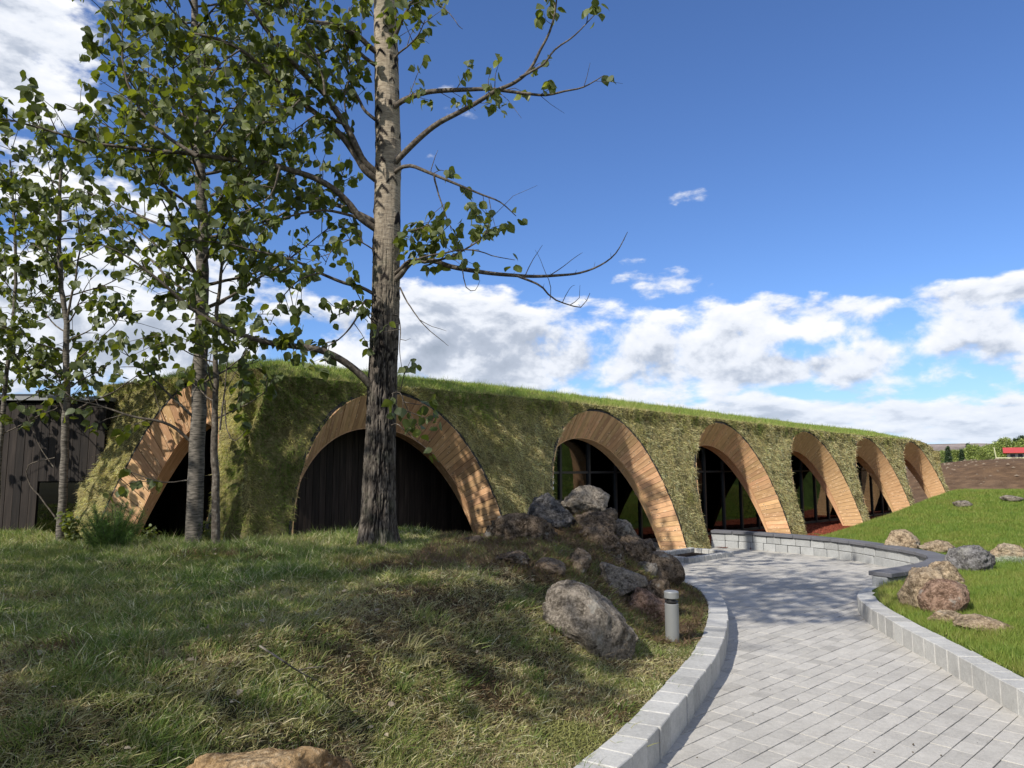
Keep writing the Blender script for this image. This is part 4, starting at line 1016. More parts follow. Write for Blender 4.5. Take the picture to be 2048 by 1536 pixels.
# ------------------------------------------------------------------ rocks
def ico(sub):
    bm = bmesh.new(); bmesh.ops.create_icosphere(bm, subdivisions=sub, radius=1.0); V = np.array([v.co[:] for v in bm.verts]); Fq = np.array([[v.index for v in f.verts] for f in bm.faces]); bm.free(); return V, Fq
ICO = {k: ico(k) for k in (2, 3, 4, 5)}
def rock(name, loc, size, rot, seed, mat, label, sub=5, cuts=12, rough=.115, group=None, tilt=(0, 0), cat='rock'):
    V, Fq = ICO[sub]; V = V.copy(); r = np.random.default_rng(seed)
    for _ in range(cuts):     # flatten facets
        n = r.normal(size=3); n[2] = n[2]*.8 + .15; n /= np.linalg.norm(n); h = r.uniform(.55, .88); d = V @ n; m_ = d > h
        V[m_] -= n*((d[m_]-h)*.97)[:, None]
    o3 = seed*7.7
    dr = V/np.linalg.norm(V, axis=1)[:, None]
    n1 = fbm(V[:, 0]*1.3+o3, V[:, 1]*1.3, V[:, 2]*1.3, 3); n2 = 1-np.abs(fbm(V[:, 0]*2.6+o3, V[:, 1]*2.6, V[:, 2]*3.4, 4, .55))*2.2
    n3 = fbm(V[:, 0]*9+o3, V[:, 1]*9, V[:, 2]*9, 3)
    n4 = fbm(V[:, 0]*20+o3, V[:, 1]*20, V[:, 2]*20, 2); V = V + dr*(n1*rough*1.4 + (n2-.6)*rough*.95 + n3*rough*.65 + n4*rough*.34)[:, None]
    V = V*np.array(size)*.5
    e = Matrix.Rotation(rot, 3, 'Z') @ Matrix.Rotation(tilt[0], 3, 'X') @ Matrix.Rotation(tilt[1], 3, 'Y')
    V = V @ np.array(e).T
    me = mesh_np(name, V, Fq, mat, smooth=True)
    o = link(name, me, None, tuple(loc)); tag(o, label, cat, group); return o
def rock_px(u, v, Y, wpx, hpx, dm, rot, seed, mat, label, **kw):
    """a rock whose middle shows at u, v at depth Y; wpx, hpx its size in the photograph, dm its depth in metres"""
    if Y is None:       # rest it on the ground where its foot shows in the photograph
        vb = v + .36*hpx
        for Yt in np.arange(5.0, 24, .04):
            q = at(u, vb, Yt)
            if q[2] <= float(ground_z(q[:1], q[1:2])[0]): break
        Y = Yt + dm*.25
    c = at(u, v, Y); k = Y/F*1.02; return rock('rock', c, (wpx*k, dm, hpx*k), rot, seed, mat, label, **kw)
G1 = 'rocks piled where the bank meets the building'
G2 = 'rocks set in the lawn right of the path'
rock_px(1178, 1246, None, 200, 146, .62, 0.05, 3, M_RK_GREY, 'big pale grey-brown boulder at the bottom of the rock pile behind the bollard', group=G1, tilt=(0, .42), cuts=14, rough=.07)
rock_px(1282, 1238, 7.0, 128, 104, .5, .2, 5, M_RK_RED, 'flat reddish-brown rock between the pale boulder and the bollard', group=G1, tilt=(.1, .5))
rock_px(1240, 1165, None, 112, 78, .5, .3, 8, M_RK_GREY, 'rounded brown rock just above the big pale boulder', group=G1, tilt=(0, .35), cuts=12, rough=.07)
rock_px(1325, 1148, 8.9, 92, 78, .5, 0, 12, M_RK_DARK, 'smooth dark brown rock overhanging the paving at the right end of the pile', group=G1, tilt=(0, .75), cuts=9, rough=.06)
rock_px(1040, 1072, 8.25, 150, 92, .7, .1, 15, M_RK_DARK, 'large craggy dark brown lava rock at the left top of the pile', group=G1, cuts=9, rough=.16)
rock_px(1106, 1030, 8.9, 96, 80, .6, .4, 18, M_RK_BLUE, 'dark bluish-grey porous lava rock between the two tallest rocks', group=G1, cuts=10, rough=.12, tilt=(0, .3))
rock_px(1170, 1010, 9.3, 106, 74, .6, -.1, 21, M_RK_GREY, 'pale grey-brown rock topping the rock pile in front of the third arch', group=G1, cuts=13, rough=.10)
rock_px(1245, 1062, 9.4, 66, 62, .45, .3, 24, M_RK_GREY, 'lichen-spotted rock below the topmost rock on the courtyard side', group=G1, tilt=(0, .6))
rock_px(1292, 1096, 9.5, 52, 38, .4, .1, 27, M_RK_DARK, 'small dark rock at the edge of the paving near the third arch foot', group=G1, sub=4, rough=.08)
rock_px(1200, 1098, 8.6, 95, 84, .5, -.2, 30, M_RK_DARK, 'tall brown craggy rock in the middle of the pile', group=G1, cuts=8, rough=.16, tilt=(0, .5))
rock_px(1100, 1135, None, 78, 36, .4, .15, 33, M_RK_DARK, 'low brown rock lying in the weeds left of the middle of the pile', group=G1, sub=4, tilt=(0, .2))
rock_px(1157, 1126, None, 52, 56, .35, .2, 36, M_RK_DARK, 'small upright rock right of the low brown one in the weeds', group=G1, sub=4, rough=.14)
rock_px(945, 1083, None, 62, 26, .35, 0, 39, M_RK_DARK, 'low dark rock at the far left of the rock pile', group=G1, sub=4, rough=.14)
rock_px(1292, 1140, 8.7, 44, 46, .3, .1, 42, M_RK_GREY, 'small grey stone wedged beside the overhanging dark rock', group=G1, sub=4)
rock_px(1180, 1060, 8.95, 110, 70, .55, .2, 45, M_RK_DARK, 'brown rock half buried in moss below the topmost rock', group=G1, cuts=8, rough=.15)
rock_px(1262, 1112, 8.9, 80, 74, .5, .2, 46, M_RK_DARK, 'rough brown rock on the right slope of the pile under the lichen-spotted rock', group=G1, cuts=8, rough=.16, tilt=(0, .5))
rock_px(1302, 1195, None, 76, 92, .4, .1, 48, M_RK_DARK, 'crumbly brown rock behind the top of the bollard', group=G1, rough=.16, tilt=(0, .6))
rock_px(1030, 1118, None, 80, 34, .4, .1, 49, M_RK_DARK, 'flat crumbling rock under the large craggy lava rock', group=G1, sub=4, rough=.18)
for q, (u, v, Y, w, h, d) in enumerate([(1068, 1096, 8.3, 60, 40, 'low craggy rock right under the large lava rock'), (1128, 1080, 8.7, 62, 44, 'brown rock between the bluish-grey rock and the mossy middle'), (1222, 1130, 8.4, 60, 42, 'craggy brown rock directly left of the overhanging dark rock'), (1262, 1180, 8.0, 46, 36, 'small brown rock above the reddish-brown rock'), (1210, 1035, 9.3, 56, 40, 'brown rock leaning right below the topmost rock'), (1140, 1112, 8.3, 44, 36, 'small brown rock in the middle of the pile beside the tall craggy one'), (1310, 1222, 7.3, 44, 50, 'crumbling brown rock touching the bollard from behind'), (1000, 1088, 8.5, 70, 34, 'low dark rock left below the large lava rock')]):
    rock_px(u, v, Y, w, h, .35, q*.7, 200+q, M_RK_DARK, d, group=G1, sub=4, cuts=8, rough=.17)
# rocks on the lawn
rock_px(1802, 1088, None, 66, 52, .5, .1, 51, M_RK_TAN, 'tan rock directly behind the coping of the curved wall', group=G2, cuts=12)
rock_px(1882, 1098, None, 84, 36, .5, 0, 54, M_RK_TAN, 'long low tan rock second behind the curved wall', group=G2, sub=4)
rock_px(1938, 1120, None, 82, 72, .55, .2, 57, M_RK_SLATE, 'blue-grey pointed rock standing among the tan rocks', group=G2, cuts=9, rough=.12, tilt=(.1, -.3))
rock_px(2010, 1108, None, 86, 44, .5, .1, 60, M_RK_TAN, 'broad tan rock at the right edge beside the blue-grey one', group=G2, cuts=13)
rock_px(1850, 1187, None, 98, 104, .6, -.2, 63, M_RK_TAN, 'biggest tan boulder on the lawn with a grey top', group=G2, cuts=12, rough=.10)
rock_px(1893, 1153, None, 66, 56, .5, .2, 65, M_RK_TAN, 'grey-tan rock rising behind the biggest tan boulder', group=G2, cuts=12, tilt=(0, -.4))
rock_px(1893, 1203, None, 96, 84, .45, .1, 66, M_RK_RED, 'reddish-brown boulder leaning against the biggest tan one', group=G2, cuts=9, rough=.07)
rock_px(1900, 1236, None, 84, 36, .35, 0, 69, M_RK_TAN, 'low yellowish rock in front of the reddish boulder', group=G2, sub=4, cuts=12)
rock_px(1975, 1250, None, 128, 38, .4, .05, 72, M_RK_TAN, 'long flat brown rock nearest the kerb on the right', group=G2, sub=4, cuts=12, tilt=(0, .10))
rock_px(1892, 1118, None, 34, 12, .2, 0, 75, M_RK_TAN, 'small flat stone in the grass left of the blue-grey rock', group=G2, sub=3)
rock_px(1927, 1009, 17.0, 46, 16, .4, 0, 78, M_RK_GREY, 'flat grey rock on the lawn crest beside the last arch', group=G2, sub=3)
rock_px(2024, 996, 17.0, 44, 14, .4, 0, 81, M_RK_GREY, 'flat grey rock on the lawn crest at the right edge', group=G2, sub=3)
# foreground boulder
rock('boulder', at(522, 1566, 2.75) + np.array([0, 0, -.05]), (.80, .52, .38), .1, 90, M_RK_ORANGE, 'orange-tan boulder with white lichen cut off by the bottom edge', cuts=13, rough=.06, cat='boulder')
for q, (u, v, Y, w, lab) in enumerate([(413, 1466, 2.85, .030, 'small white stone left above the orange boulder'), (503, 1464, 2.95, .024, 'small pale stone touching the top of the orange boulder'), (663, 1434, 3.2, .022, 'small white stone in straw right above the orange boulder')]):
    p = at(u, v, Y); p[2] = ground_z(p[0], p[1]) + .02
    rock('stone', p, (w, w*.8, w*1.3), q, 100+q, M_WHITE_ST if 'M_WHITE_ST' in globals() else M_RK_SLATE, lab, sub=2, cuts=4, cat='stone')

# ------------------------------------------------------------------ bollard light
bp = onz(1345, 1288, .17); bz = float(ground_z(bp[0], bp[1])); bol = empty('bollard_light', (bp[0], bp[1], bz - .045)); WL[bol.name] = (0, 0, 0)
tag(bol, 'short grey cylindrical bollard light standing beside the left kerb', 'bollard')
rb = .058
m = MB(); m.lathe([(rb, 0), (rb, .372), (rb-.004, .376), (rb-.02, .377)], (0, 0, 0), 40); link('post', m.mesh('post', M_ALU, smooth=False), bol)
m = MB(); m.lathe([(rb-.018, .376), (rb-.014, .384), (rb-.002, .388), (rb-.002, .396), (rb-.016, .400), (rb-.022, .412), (rb-.022, .418)], (0, 0, 0), 40); link('light_slot', m.mesh('light_slot', M_ALU2), bol)
m = MB(); m.lathe([(rb-.006, .418), (rb+.002, .420), (rb+.004, .424), (rb+.004, .470), (rb, .476), (rb-.012, .480)], (0, 0, 0), 40); link('cap', m.mesh('cap', M_ALU), bol)

# ------------------------------------------------------------------ trees
OCC = np.array([  # share of leaf cover read off the photograph, 100 px cells (columns 0..1300, rows 0..1100)
 [.02,.22,.9,1.,1.,.95,.9,.7,.5,.0,.35,.35,.0,0],
 [.35,.55,.8,1.,1.,.9,.7,.55,.6,.4,.35,.5,.35,0],
 [.8,.65,.95,1.,1.,.8,.6,.35,.3,.2,.05,.0,0,0],
 [1.,.75,.75,1.,1.,.75,.5,.25,.45,.4,.15,0,0,0],
 [1.,.65,.35,.9,1.,.75,.45,.4,.75,.5,.3,0,0,0],
 [.8,.55,.45,.8,.95,.65,.4,.3,.4,.1,.0,0,0,0],
 [.8,.6,.7,.8,.8,.7,.45,.4,.1,.0,0,0,0,0],
 [.7,.65,.5,.55,.5,.25,.15,.3,.3,0,0,0,0,0],
 [.5,.35,.5,.4,.35,.1,.0,.2,.4,0,0,0,0,0],
 [.35,.25,.35,.35,.2,0,0,0,0,0,0,0,0,0],
 [.1,.05,.05,.1,.05,0,0,0,0,0,0,0,0,0]])
def occ(X):
    u, v, f = proj(X); i = np.clip((v/100).astype(int), -1, 10); j = np.clip((u/100).astype(int), 0, 13)
    o = OCC[np.clip(i, 0, 10), j]*.88; return np.where((v < 0) | (u < 0) | (f < 0), .8, o)

def tube(path, rad, n=6, jitter=0.0):
    path = np.asarray(path, float); m = len(path); T = np.gradient(path, axis=0); T /= np.linalg.norm(T, axis=1)[:, None] + 1e-9
    ref = np.array([.31, .22, .92]); 
    A = np.cross(T, ref); bad = np.linalg.norm(A, axis=1) < .1; A[bad] = np.cross(T[bad], np.array([1, 0, 0])); A /= np.linalg.norm(A, axis=1)[:, None]; B = np.cross(T, A)
    th = np.arange(n)*2*pi/n; rad = np.asarray(rad)[:, None, None]
    V = path[:, None, :] + rad*(np.cos(th)[None, :, None]*A[:, None, :] + np.sin(th)[None, :, None]*B[:, None, :])
    i = np.arange(m*n).reshape(m, n); Q = np.stack([i[:-1], np.roll(i, -1, 1)[:-1], np.roll(i, -1, 1)[1:], i[1:]], -1).reshape(-1, 4)
    return V.reshape(-1, 3), Q
class Wood:
    def __init__(s): s.V = []; s.Q = []; s.n = 0
    def add(s, path, r0, r1, n=6, pw=1.0):
        t = np.linspace(0, 1, len(path)); r = r1 + (r0-r1)*(1-t)**pw
        V, Q = tube(path, r, n); s.V.append(V); s.Q.append(Q + s.n); s.n += len(V)
    def mesh(s, name, mat): return mesh_np(name, np.concatenate(s.V), np.concatenate(s.Q), mat, smooth=True)
# leaf template: x along the blade, y across, z up; folded on the midrib, tip curling down
LT = np.array([(0, 0, 0), (.16, .30, .035), (.42, .40, .06), (.74, .22, .02), (1.0, 0, -.12), (.74, -.22, .02), (.42, -.40, .06), (.16, -.30, .035), (.20, 0, -.01), (.50, 0, -.005), (.78, 0, -.04)])
LQ = [np.array([(0, 8, 1), (0, 7, 8), (10, 4, 3), (10, 5, 4)]), np.array([(1, 8, 9, 2), (2, 9, 10, 3), (7, 6, 9, 8), (6, 5, 10, 9)])]
LUV = LT[:, :2].copy()
LQF = [LQ[0][:, ::-1], LQ[1][:, ::-1]]
def leaf_frames(P, n, droop=.75):
    d = rng.normal(size=(n, 3)); d[:, 2] = -np.abs(d[:, 2])*.6 - droop*(.5 + rng.random(n)); d /= np.linalg.norm(d, axis=1)[:, None]
    up = rng.normal(size=(n, 3)); up[:, 2] += .55; up += np.array([-.25, -.25, 0])
    y = np.cross(up, d); y /= np.linalg.norm(y, axis=1)[:, None]; z = np.cross(d, y); return d, y, z
def leaf_cols(n, z=None):
    f = rng.random(n); c = pal(f, [(0, (.062, .085, .019)), (.5, (.108, .138, .028)), (.85, (.16, .19, .035)), (1, (.21, .235, .048))])
    return c*(1 + rng.normal(0, .1, (n, 1)))
LEAFM = []
for q in range(6):
    c = leaf_cols(1)[0]; LEAFM.append(mesh_np('leaf', LT, LQF, M_LEAF, np.tile(c, (len(LT), 1)), uv=LUV, smooth=True))
def make_leaves(P, root, single=300, lmin=.085, lmax=.135, droop=.75):
    n = len(P)
    if n == 0: return
    d, y, z = leaf_frames(P, n, droop); L = rng.uniform(lmin, lmax, n)
    u, v, f = proj(P); inview = (f > 0) & (u > 0) & (u < 2048) & (v > 0) & (v < 1536)
    order = np.argsort(np.where(inview, f, f + 1000) + rng.normal(0, .25, n)); ind = order[:single] if single else order[:0]; ind = ind[inview[ind]]
    rest = np.setdiff1d(np.arange(n), ind)
    for k in ind:
        o = link('leaf', LEAFM[k % 6], root)
        Mx = Matrix(((d[k][0]*L[k], y[k][0]*L[k], z[k][0]*L[k], P[k][0]), (d[k][1]*L[k], y[k][1]*L[k], z[k][1]*L[k], P[k][1]), (d[k][2]*L[k], y[k][2]*L[k], z[k][2]*L[k], P[k][2]), (0, 0, 0, 1)))
        o.matrix_basis = Mx
    if len(rest):
        p, d, y, z, l = P[rest], d[rest], y[rest], z[rest], L[rest][:, None, None]
        V = p[:, None, :] + l*(LT[None, :, 0:1]*d[:, None, :] + LT[None, :, 1:2]*y[:, None, :]*1.0 + LT[None, :, 2:3]*z[:, None, :])
        b = np.arange(len(rest))[:, None, None]*11
        T3 = (b + LQF[0][None]).reshape(-1, 3); T4 = (b + LQF[1][None]).reshape(-1, 4)
        c = np.repeat(leaf_cols(len(rest))[:, None, :], 11, 1).reshape(-1, 3)
        o = link('foliage', mesh_np('foliage', V.reshape(-1, 3), [T3, T4], M_LEAF, c, uv=np.tile(LUV, (len(rest), 1)), smooth=True), root); o['kind'] = 'stuff'
def wobble(path, amp, seed):
    L = arc(path); n = np.stack([fbm(L*2.2+seed, seed, k*7.1, 3) for k in range(3)], -1); e = np.sin(np.linspace(0, pi, len(path)))[:, None]
    return path + n*amp*np.clip(e*1.6, 0, 1)
def grow(path, wood, leaves, dens=1.0, start=.22, tw=(.18, .45), leafy=1.0, use_occ=True, stepm=.13, cluster=(3, 7)):
    """twigs with leaf clusters along a branch"""
    L = arc(path); tot = L[-1]; s = tot*start
    while s < tot:
        s += stepm*R.uniform(.6, 1.5)/dens
        if s >= tot: break
        k = min(int(np.searchsorted(L, s)), len(path)-2); p = path[k]; t = path[k+1]-path[k]; t = t/(np.linalg.norm(t)+1e-9)
        d = rng.normal(size=3); d -= t*np.dot(d, t); d /= np.linalg.norm(d); d = d + t*.7 + np.array([0, 0, .35]); d /= np.linalg.norm(d)
        ln = R.uniform(*tw)*(1.0 if R.random() > .2 else 1.6)
        tip = p + d*ln + np.array([0, 0, -.12*ln]); mid = p + d*ln*.5 + rng.normal(0, .02, 3)
        if use_occ and R.random() > occ((mid+tip)[None]/2)[0]: 
            if R.random() < .12: wood.add(np.array([p, mid, tip]), .0045, .0018, 4)
            continue
        wood.add(np.array([p, mid, tip]), .0055, .0022, 4)
        if R.random() < leafy:
            for j in range(R.randint(*cluster)):
                f = R.random()**.6; q = p + (tip-p)*f if f < .5 else mid + (tip-mid)*(f*2-1)
                leaves.append(q + rng.normal(0, .030, 3))
            for j in range(2): leaves.append(tip + rng.normal(0, .025, 3))
    for j in range(int(3*leafy)): leaves.append(path[-1] + rng.normal(0, .04, 3))
def px_path(pts, y0, y1, amp=.03, seed=0, step=.07):
    n = len(pts); P = [at(u, v, y0 + (y1-y0)*(i/(n-1))**1.1) for i, (u, v) in enumerate(pts)]
    return wobble(smooth_path(P, step), amp, seed)

# --- the big poplar
def big_trunk():
    base = np.array([-1.46, 8.02, float(ground_z(-1.46, 8.02)) - .12])
    H = 9.6; m = 520; n = 140; zs = np.concatenate([np.linspace(0, 7.6, m-60), np.linspace(7.66, H, 60)])
    us = np.interp(zs, [0, 1.2, 2.8, 4.6, 6.8, H], [0, .005, .035, .03, -.06, -.1])
    r = np.interp(zs, [0, .12, .45, 1.3, 2.6, 4.2, 6.5, H], [.245, .215, .187, .168, .158, .148, .132, .06])
    th = np.arange(n)*2*pi/n; TH, ZZ = np.meshgrid(th, zs)
    cxn, cyn = np.cos(TH), np.sin(TH)
    old = 1 - ss(ZZ + .6*fbm(cxn*1.5, cyn*1.5, ZZ*.8, 3) + .35*cxn, 1.9, 4.2)
    rid = np.abs(fbm(cxn*5.0+.12*fbm(cxn*3, cyn*3, ZZ*4, 2), cyn*5.0, ZZ*2.2, 3, .6)); fine = np.abs(fbm(cxn*9, cyn*9, ZZ*6.5, 2))
    d = old*(-.026*(1-ss(rid, .03, .13)) - .010*(1-ss(fine, .02, .10)) + .008*fbm(cxn*3, cyn*3, ZZ*2, 3))
    d = d + .006*fbm(cxn*2, cyn*2, ZZ*1.5, 3) + (1-old)*.003*fbm(cxn*4, cyn*4, ZZ*14, 3)
    # root flare lobes
    d = d + (.03 + .07*np.maximum(0, np.sin(TH*5+.8)))*np.exp(-np.maximum(ZZ-.05, 0)/.13)
    scar = np.zeros_like(ZZ)
    for q in range(90):     # branch scars and dark chevrons
        z0 = R.uniform(1.6, 7.4); t0 = R.uniform(pi*.9, pi*2.1); hw = R.uniform(.15, .8)*R.uniform(.5, 1); hh = R.uniform(.012, .05)
        dt = (TH - t0 + pi) % (2*pi) - pi; g_ = np.exp(-(dt/hw)**4)*np.exp(-((ZZ - z0 + np.abs(dt)*.16)/hh)**2)
        scar = np.maximum(scar, g_); d = d + .006*g_
    rr = r[:, None] + d*np.minimum(1, r[:, None]/.15)
    X = base[0] + us[:, None] + rr*cxn; Y = base[1] + rr*cyn; Z = base[2] + ZZ
    i = np.arange(m*n).reshape(m, n); Q = np.stack([i[:-1], np.roll(i, -1, 1)[:-1], np.roll(i, -1, 1)[1:], i[1:]], -1).reshape(-1, 4)
    col = np.stack([old, np.maximum(ss(scar + .30*fbm(cxn*6, cyn*6, ZZ*11, 4, .65), .40, .60), old*np.maximum(1-ss(rid, .05, .12), .8*(1-ss(fine, .03, .09)))), 0*old], -1)
    return base, mesh_np('trunk', np.stack([X, Y, Z], -1).reshape(-1, 3), Q, M_BARK, col.reshape(-1, 3), smooth=True)
tb, tmesh = big_trunk()
poplar = empty('poplar_tree', (0, 0, 0)); tag(poplar, 'tall poplar with thick furrowed trunk standing in front of the second arch', 'tree')
link('trunk', tmesh, poplar)
YB = 8.02
BR = [ # pixels, end depth, start radius, end radius, density of leaves, twig start
 ([(790,325),(830,285),(870,250),(940,215),(990,185),(1050,150),(1080,100),(1105,50),(1112,0),(1115,-60)], 7.3, .034, .006, .8, .35),
 ([(1040,155),(1085,130),(1110,100),(1150,70),(1185,35),(1200,18)], 7.2, .013, .003, .12, .1),
 ([(785,215),(830,190),(900,180),(1000,178),(1040,185),(1080,190),(1130,182),(1180,170),(1228,133)], 7.6, .030, .004, 1.1, .08),
 ([(785,345),(820,332),(870,350),(940,380),(1000,405),(1032,432)], 7.5, .022, .004, .9, .3),
 ([(868,350),(880,390),(892,430),(903,462)], 7.5, .010, .003, 1.0, .3),
 ([(862,350),(868,325),(876,300)], 7.8, .006, .002, 0, 1),
 ([(790,470),(830,462),(865,450),(890,440)], 7.7, .010, .003, 2.4, .1),
 ([(795,560),(820,525),(850,518),(900,530),(960,545),(1050,550),(1100,552),(1160,548),(1210,525),(1240,495),(1260,452)], 7.7, .032, .003, 0, 1),
 ([(1030,550),(1060,560),(1085,575),(1110,600),(1160,615),(1180,586)], 7.6, .012, .003, 0, 1),
 ([(1050,552),(1068,520),(1085,490)], 7.6, .005, .002, 0, 1), ([(1098,552),(1118,540),(1165,505)], 7.6, .005, .002, 0, 1), ([(1100,600),(1098,560),(1070,500)], 7.7, .004, .0015, 0, 1),
 ([(1125,605),(1140,580),(1150,570)], 7.6, .004, .0015, 0, 1), ([(1140,610),(1158,595),(1160,570)], 7.6, .004, .0015, 0, 1), ([(925,540),(932,575),(950,580),(960,560)], 7.7, .006, .002, 0, 1),
 ([(795,545),(820,520),(870,520),(930,500),(970,470),(980,430)], 7.4, .020, .003, 1.6, .15),
 ([(830,520),(880,505),(930,500),(985,512),(1030,520)], 7.4, .010, .003, .5, .3),
 ([(800,575),(815,605),(850,650),(897,692)], 7.6, .009, .002, 0, 1), ([(840,640),(865,655),(893,662)], 7.6, .004, .0015, 0, 1),
 ([(790,620),(802,660),(800,700),(808,760)], 7.6, .008, .003, 1.6, .1), ([(790,780),(803,800),(806,830)], 7.5, .006, .003, 1.8, .1),
 ([(785,845),(815,862),(840,885),(868,908)], 7.3, .006, .002, 1.0, .3),
 ([(785,85),(800,50),(825,10),(840,-40)], 7.6, .030, .008, 1.6, .1), ([(792,110),(830,80),(850,40)], 7.4, .012, .004, 1.6, .2),
 ([(735,335),(700,270),(650,190),(600,140),(550,80),(490,0),(450,-60)], 7.0, .040, .012, 1.2, .2),
 ([(735,348),(680,270),(600,200),(540,150),(480,100),(420,75),(340,60),(290,20),(250,-20)], 6.9, .036, .006, 1.3, .15),
 ([(728,445),(690,400),(640,360),(560,335),(500,320),(400,310),(300,300),(200,290),(100,262),(0,235),(-60,225)], 6.7, .036, .005, 1.1, .1),
 ([(395,312),(330,270),(280,220),(250,150),(245,90),(250,30)], 6.6, .018, .004, 1.1, .2),
 ([(725,430),(690,418),(600,385),(520,340),(440,330)], 8.9, .030, .006, 1.2, .2),
 ([(725,440),(650,420),(590,430),(530,450),(480,470),(420,480)], 7.4, .018, .004, .9, .25),
 ([(735,575),(700,570),(640,545),(580,520),(500,500),(440,485),(350,480)], 7.2, .020, .004, 1.0, .15),
 ([(740,770),(700,730),(640,700),(560,690),(500,672),(440,650),(380,615),(330,570),(250,510),(170,475)], 6.8, .040, .004, 1.1, .12),
 ([(735,590),(710,640),(660,690),(600,705)], 7.5, .014, .003, 1.1, .2), ([(735,600),(700,620),(650,640)], 7.8, .010, .003, 1.2, .2),
 ([(740,95),(700,60),(640,45),(600,40),(540,10),(480,-30)], 7.3, .030, .008, 1.4, .15), ([(735,120),(690,90),(640,110),(560,120),(500,150)], 8.4, .022, .004, 1.3, .15),
 ([(735,490),(700,480),(665,500),(650,530)], 7.5, .008, .003, 1.6, .2), ([(735,230),(700,160),(690,90),(700,0)], 8.2, .018, .005, 1.1, .2),
 ([(740,640),(722,600),(700,560)], 7.6, .007, .003, 1.5, .2), ([(868,0),(900,25),(925,58)], 7.0, .005, .003, 0, 1),
 ([(650,190),(640,130),(600,60),(580,-20)], 7.2, .012, .003, 1.5, .05), ([(690,250),(640,230),(590,260),(540,300)], 7.6, .010, .003, 1.5, .05), ([(700,270),(690,200),(700,130),(680,50)], 7.8, .010, .003, 1.5, .05), ([(560,335),(540,390),(500,420),(450,430)], 7.0, .010, .003, 1.5, .05), ([(640,545),(600,560),(560,600),(540,650)], 7.4, .008, .003, 1.3, .05),
 ([(600,200),(560,240),(520,250),(470,300)], 7.2, .010, .003, 1.3, .1), ([(480,100),(440,130),(400,180),(350,220)], 6.9, .010, .003, 1.4, .1),
]
lv = []
for q, (pts, ye, r0, r1, dens, st) in enumerate(BR):
    y0 = YB - .10
    if pts[0][0] > 800 or pts[0][0] < 700:
        y0 = ye + .05
    if 700 < pts[0][0] < 800 and r0 >= .006:
        a0 = at(*pts[0], y0); P = px_path(pts, y0, ye, .035, q*3.3); P = np.concatenate([[np.array([-1.47, YB, a0[2] - .10])], P[1:]]); P = smooth_path([P[0], P[1]] + list(P[3::3]), .06)
    else: P = px_path(pts, y0, ye, .035, q*3.3)
    w = Wood(); w.add(P, r0*1.15, r1, 8 if r0 > .015 else 6, .9)
    if dens > 0: grow(P, w, lv, dens*1.15, st, stepm=.085, cluster=(3, 7))
    elif dens == 0 and r0 > .01:
        L = arc(P)
        for t in np.arange(.3, L[-1], .22):
            k = min(int(np.searchsorted(L, t)), len(P)-2); d = np.array([R.uniform(-.4, .4), R.uniform(-.5, .5), R.uniform(.3, 1)]); w.add(np.array([P[k], P[k] + d*.03, P[k] + d*.07]), .003, .0012, 4)
    link('branch', w.mesh('branch', M_TWIG), poplar)
# hidden crown above the frame
w = Wood()
for q in range(4):
    z0 = R.uniform(6.8, 8.0); a = R.uniform(0, 2*pi); ln = R.uniform(.9, 1.5)
    P = np.array([(-1.5 + cos(a)*ln*t, YB + sin(a)*ln*t, z0 + ln*(.55*t)) for t in np.linspace(0, 1, 12)]); P = wobble(P, .06, q); w.add(P, .03, .006, 6); grow(P, w, lv, .5, .3)
link('upper_limbs', w.mesh('upper_limbs', M_TWIG), poplar)
lv = np.array(lv); make_leaves(lv, poplar, 300)

def slim_tree(name, trunk_px, Y, r0, label, seed, nb, spread, zlo, bark, custom=(), single=220, split=None, dens=1.0, top=3):
    root = empty(name, (0, 0, 0)); tag(root, label, 'tree')
    b = at(*trunk_px[0], Y); P = [at(u, v, Y) for u, v in trunk_px]; P[0][2] = float(ground_z(b[0], b[1])) - .08
    P = wobble(smooth_path(P, .06), .03, seed); w = Wood(); w.add(P, r0, r0*.28, 14, .8)
    link('trunk', w.mesh('trunk', bark), root); lv = []
    L = arc(P); tot = L[-1]
    for pts, ye, a0, a1, dn_ in custom:
        Q = px_path(pts, Y, ye, .03, seed+len(pts)); w = Wood(); w.add(Q, a0, a1, 8); 
        if dn_: grow(Q, w, lv, dn_, .2, stepm=.08, cluster=(3, 7))
        link('branch', w.mesh('branch', bark if a0 > .02 else M_TWIG), root)
    for q in range(nb):
        f = zlo + (1-zlo)*(q+.5)/nb; s = f*tot; k = min(int(np.searchsorted(L, s)), len(P)-2); p = P[k]
        a = q*2.4 + R.uniform(-.4, .4); ln = spread*R.uniform(.6, 1.1)*(1.15 - .75*max(0, f-.4))
        el = R.uniform(.35, .8); t = np.linspace(0, 1, 10)[:, None]
        Q = p + np.concatenate([cos(a)*ln*t, sin(a)*ln*t*.8, ln*el*t**1.2], 1); Q = wobble(Q, .06, seed+q*1.7); w = Wood(); w.add(Q, max(.006, r0*.28*(1.1-f*.6)), .003, 6)
        grow(Q, w, lv, dens, .12, stepm=.075, cluster=(3, 7)); link('branch', w.mesh('branch', M_TWIG), root)
    make_leaves(np.array(lv), root, single); return root
slim_tree('poplar_tree', [(388,1082),(392,950),(398,800),(403,650),(406,500),(401,350),(395,200),(390,60),(388,-120)], 8.4, .095, 'slender poplar with dense crown, grey trunk in front of the leftmost arch', 5, 46, 1.6, .36, M_PALE,
    custom=[([(395,840),(350,800),(310,760),(270,725),(240,690)], 8.0, .018, .004, 1.1), ([(385,885),(340,850),(280,835),(210,815),(150,800),(110,790)], 7.9, .020, .004, .9), ([(380,960),(330,965),(280,950),(250,940)], 8.2, .008, .003, .8), ([(395,770),(450,740),(500,700)], 8.1, .014, .004, 1.0)])
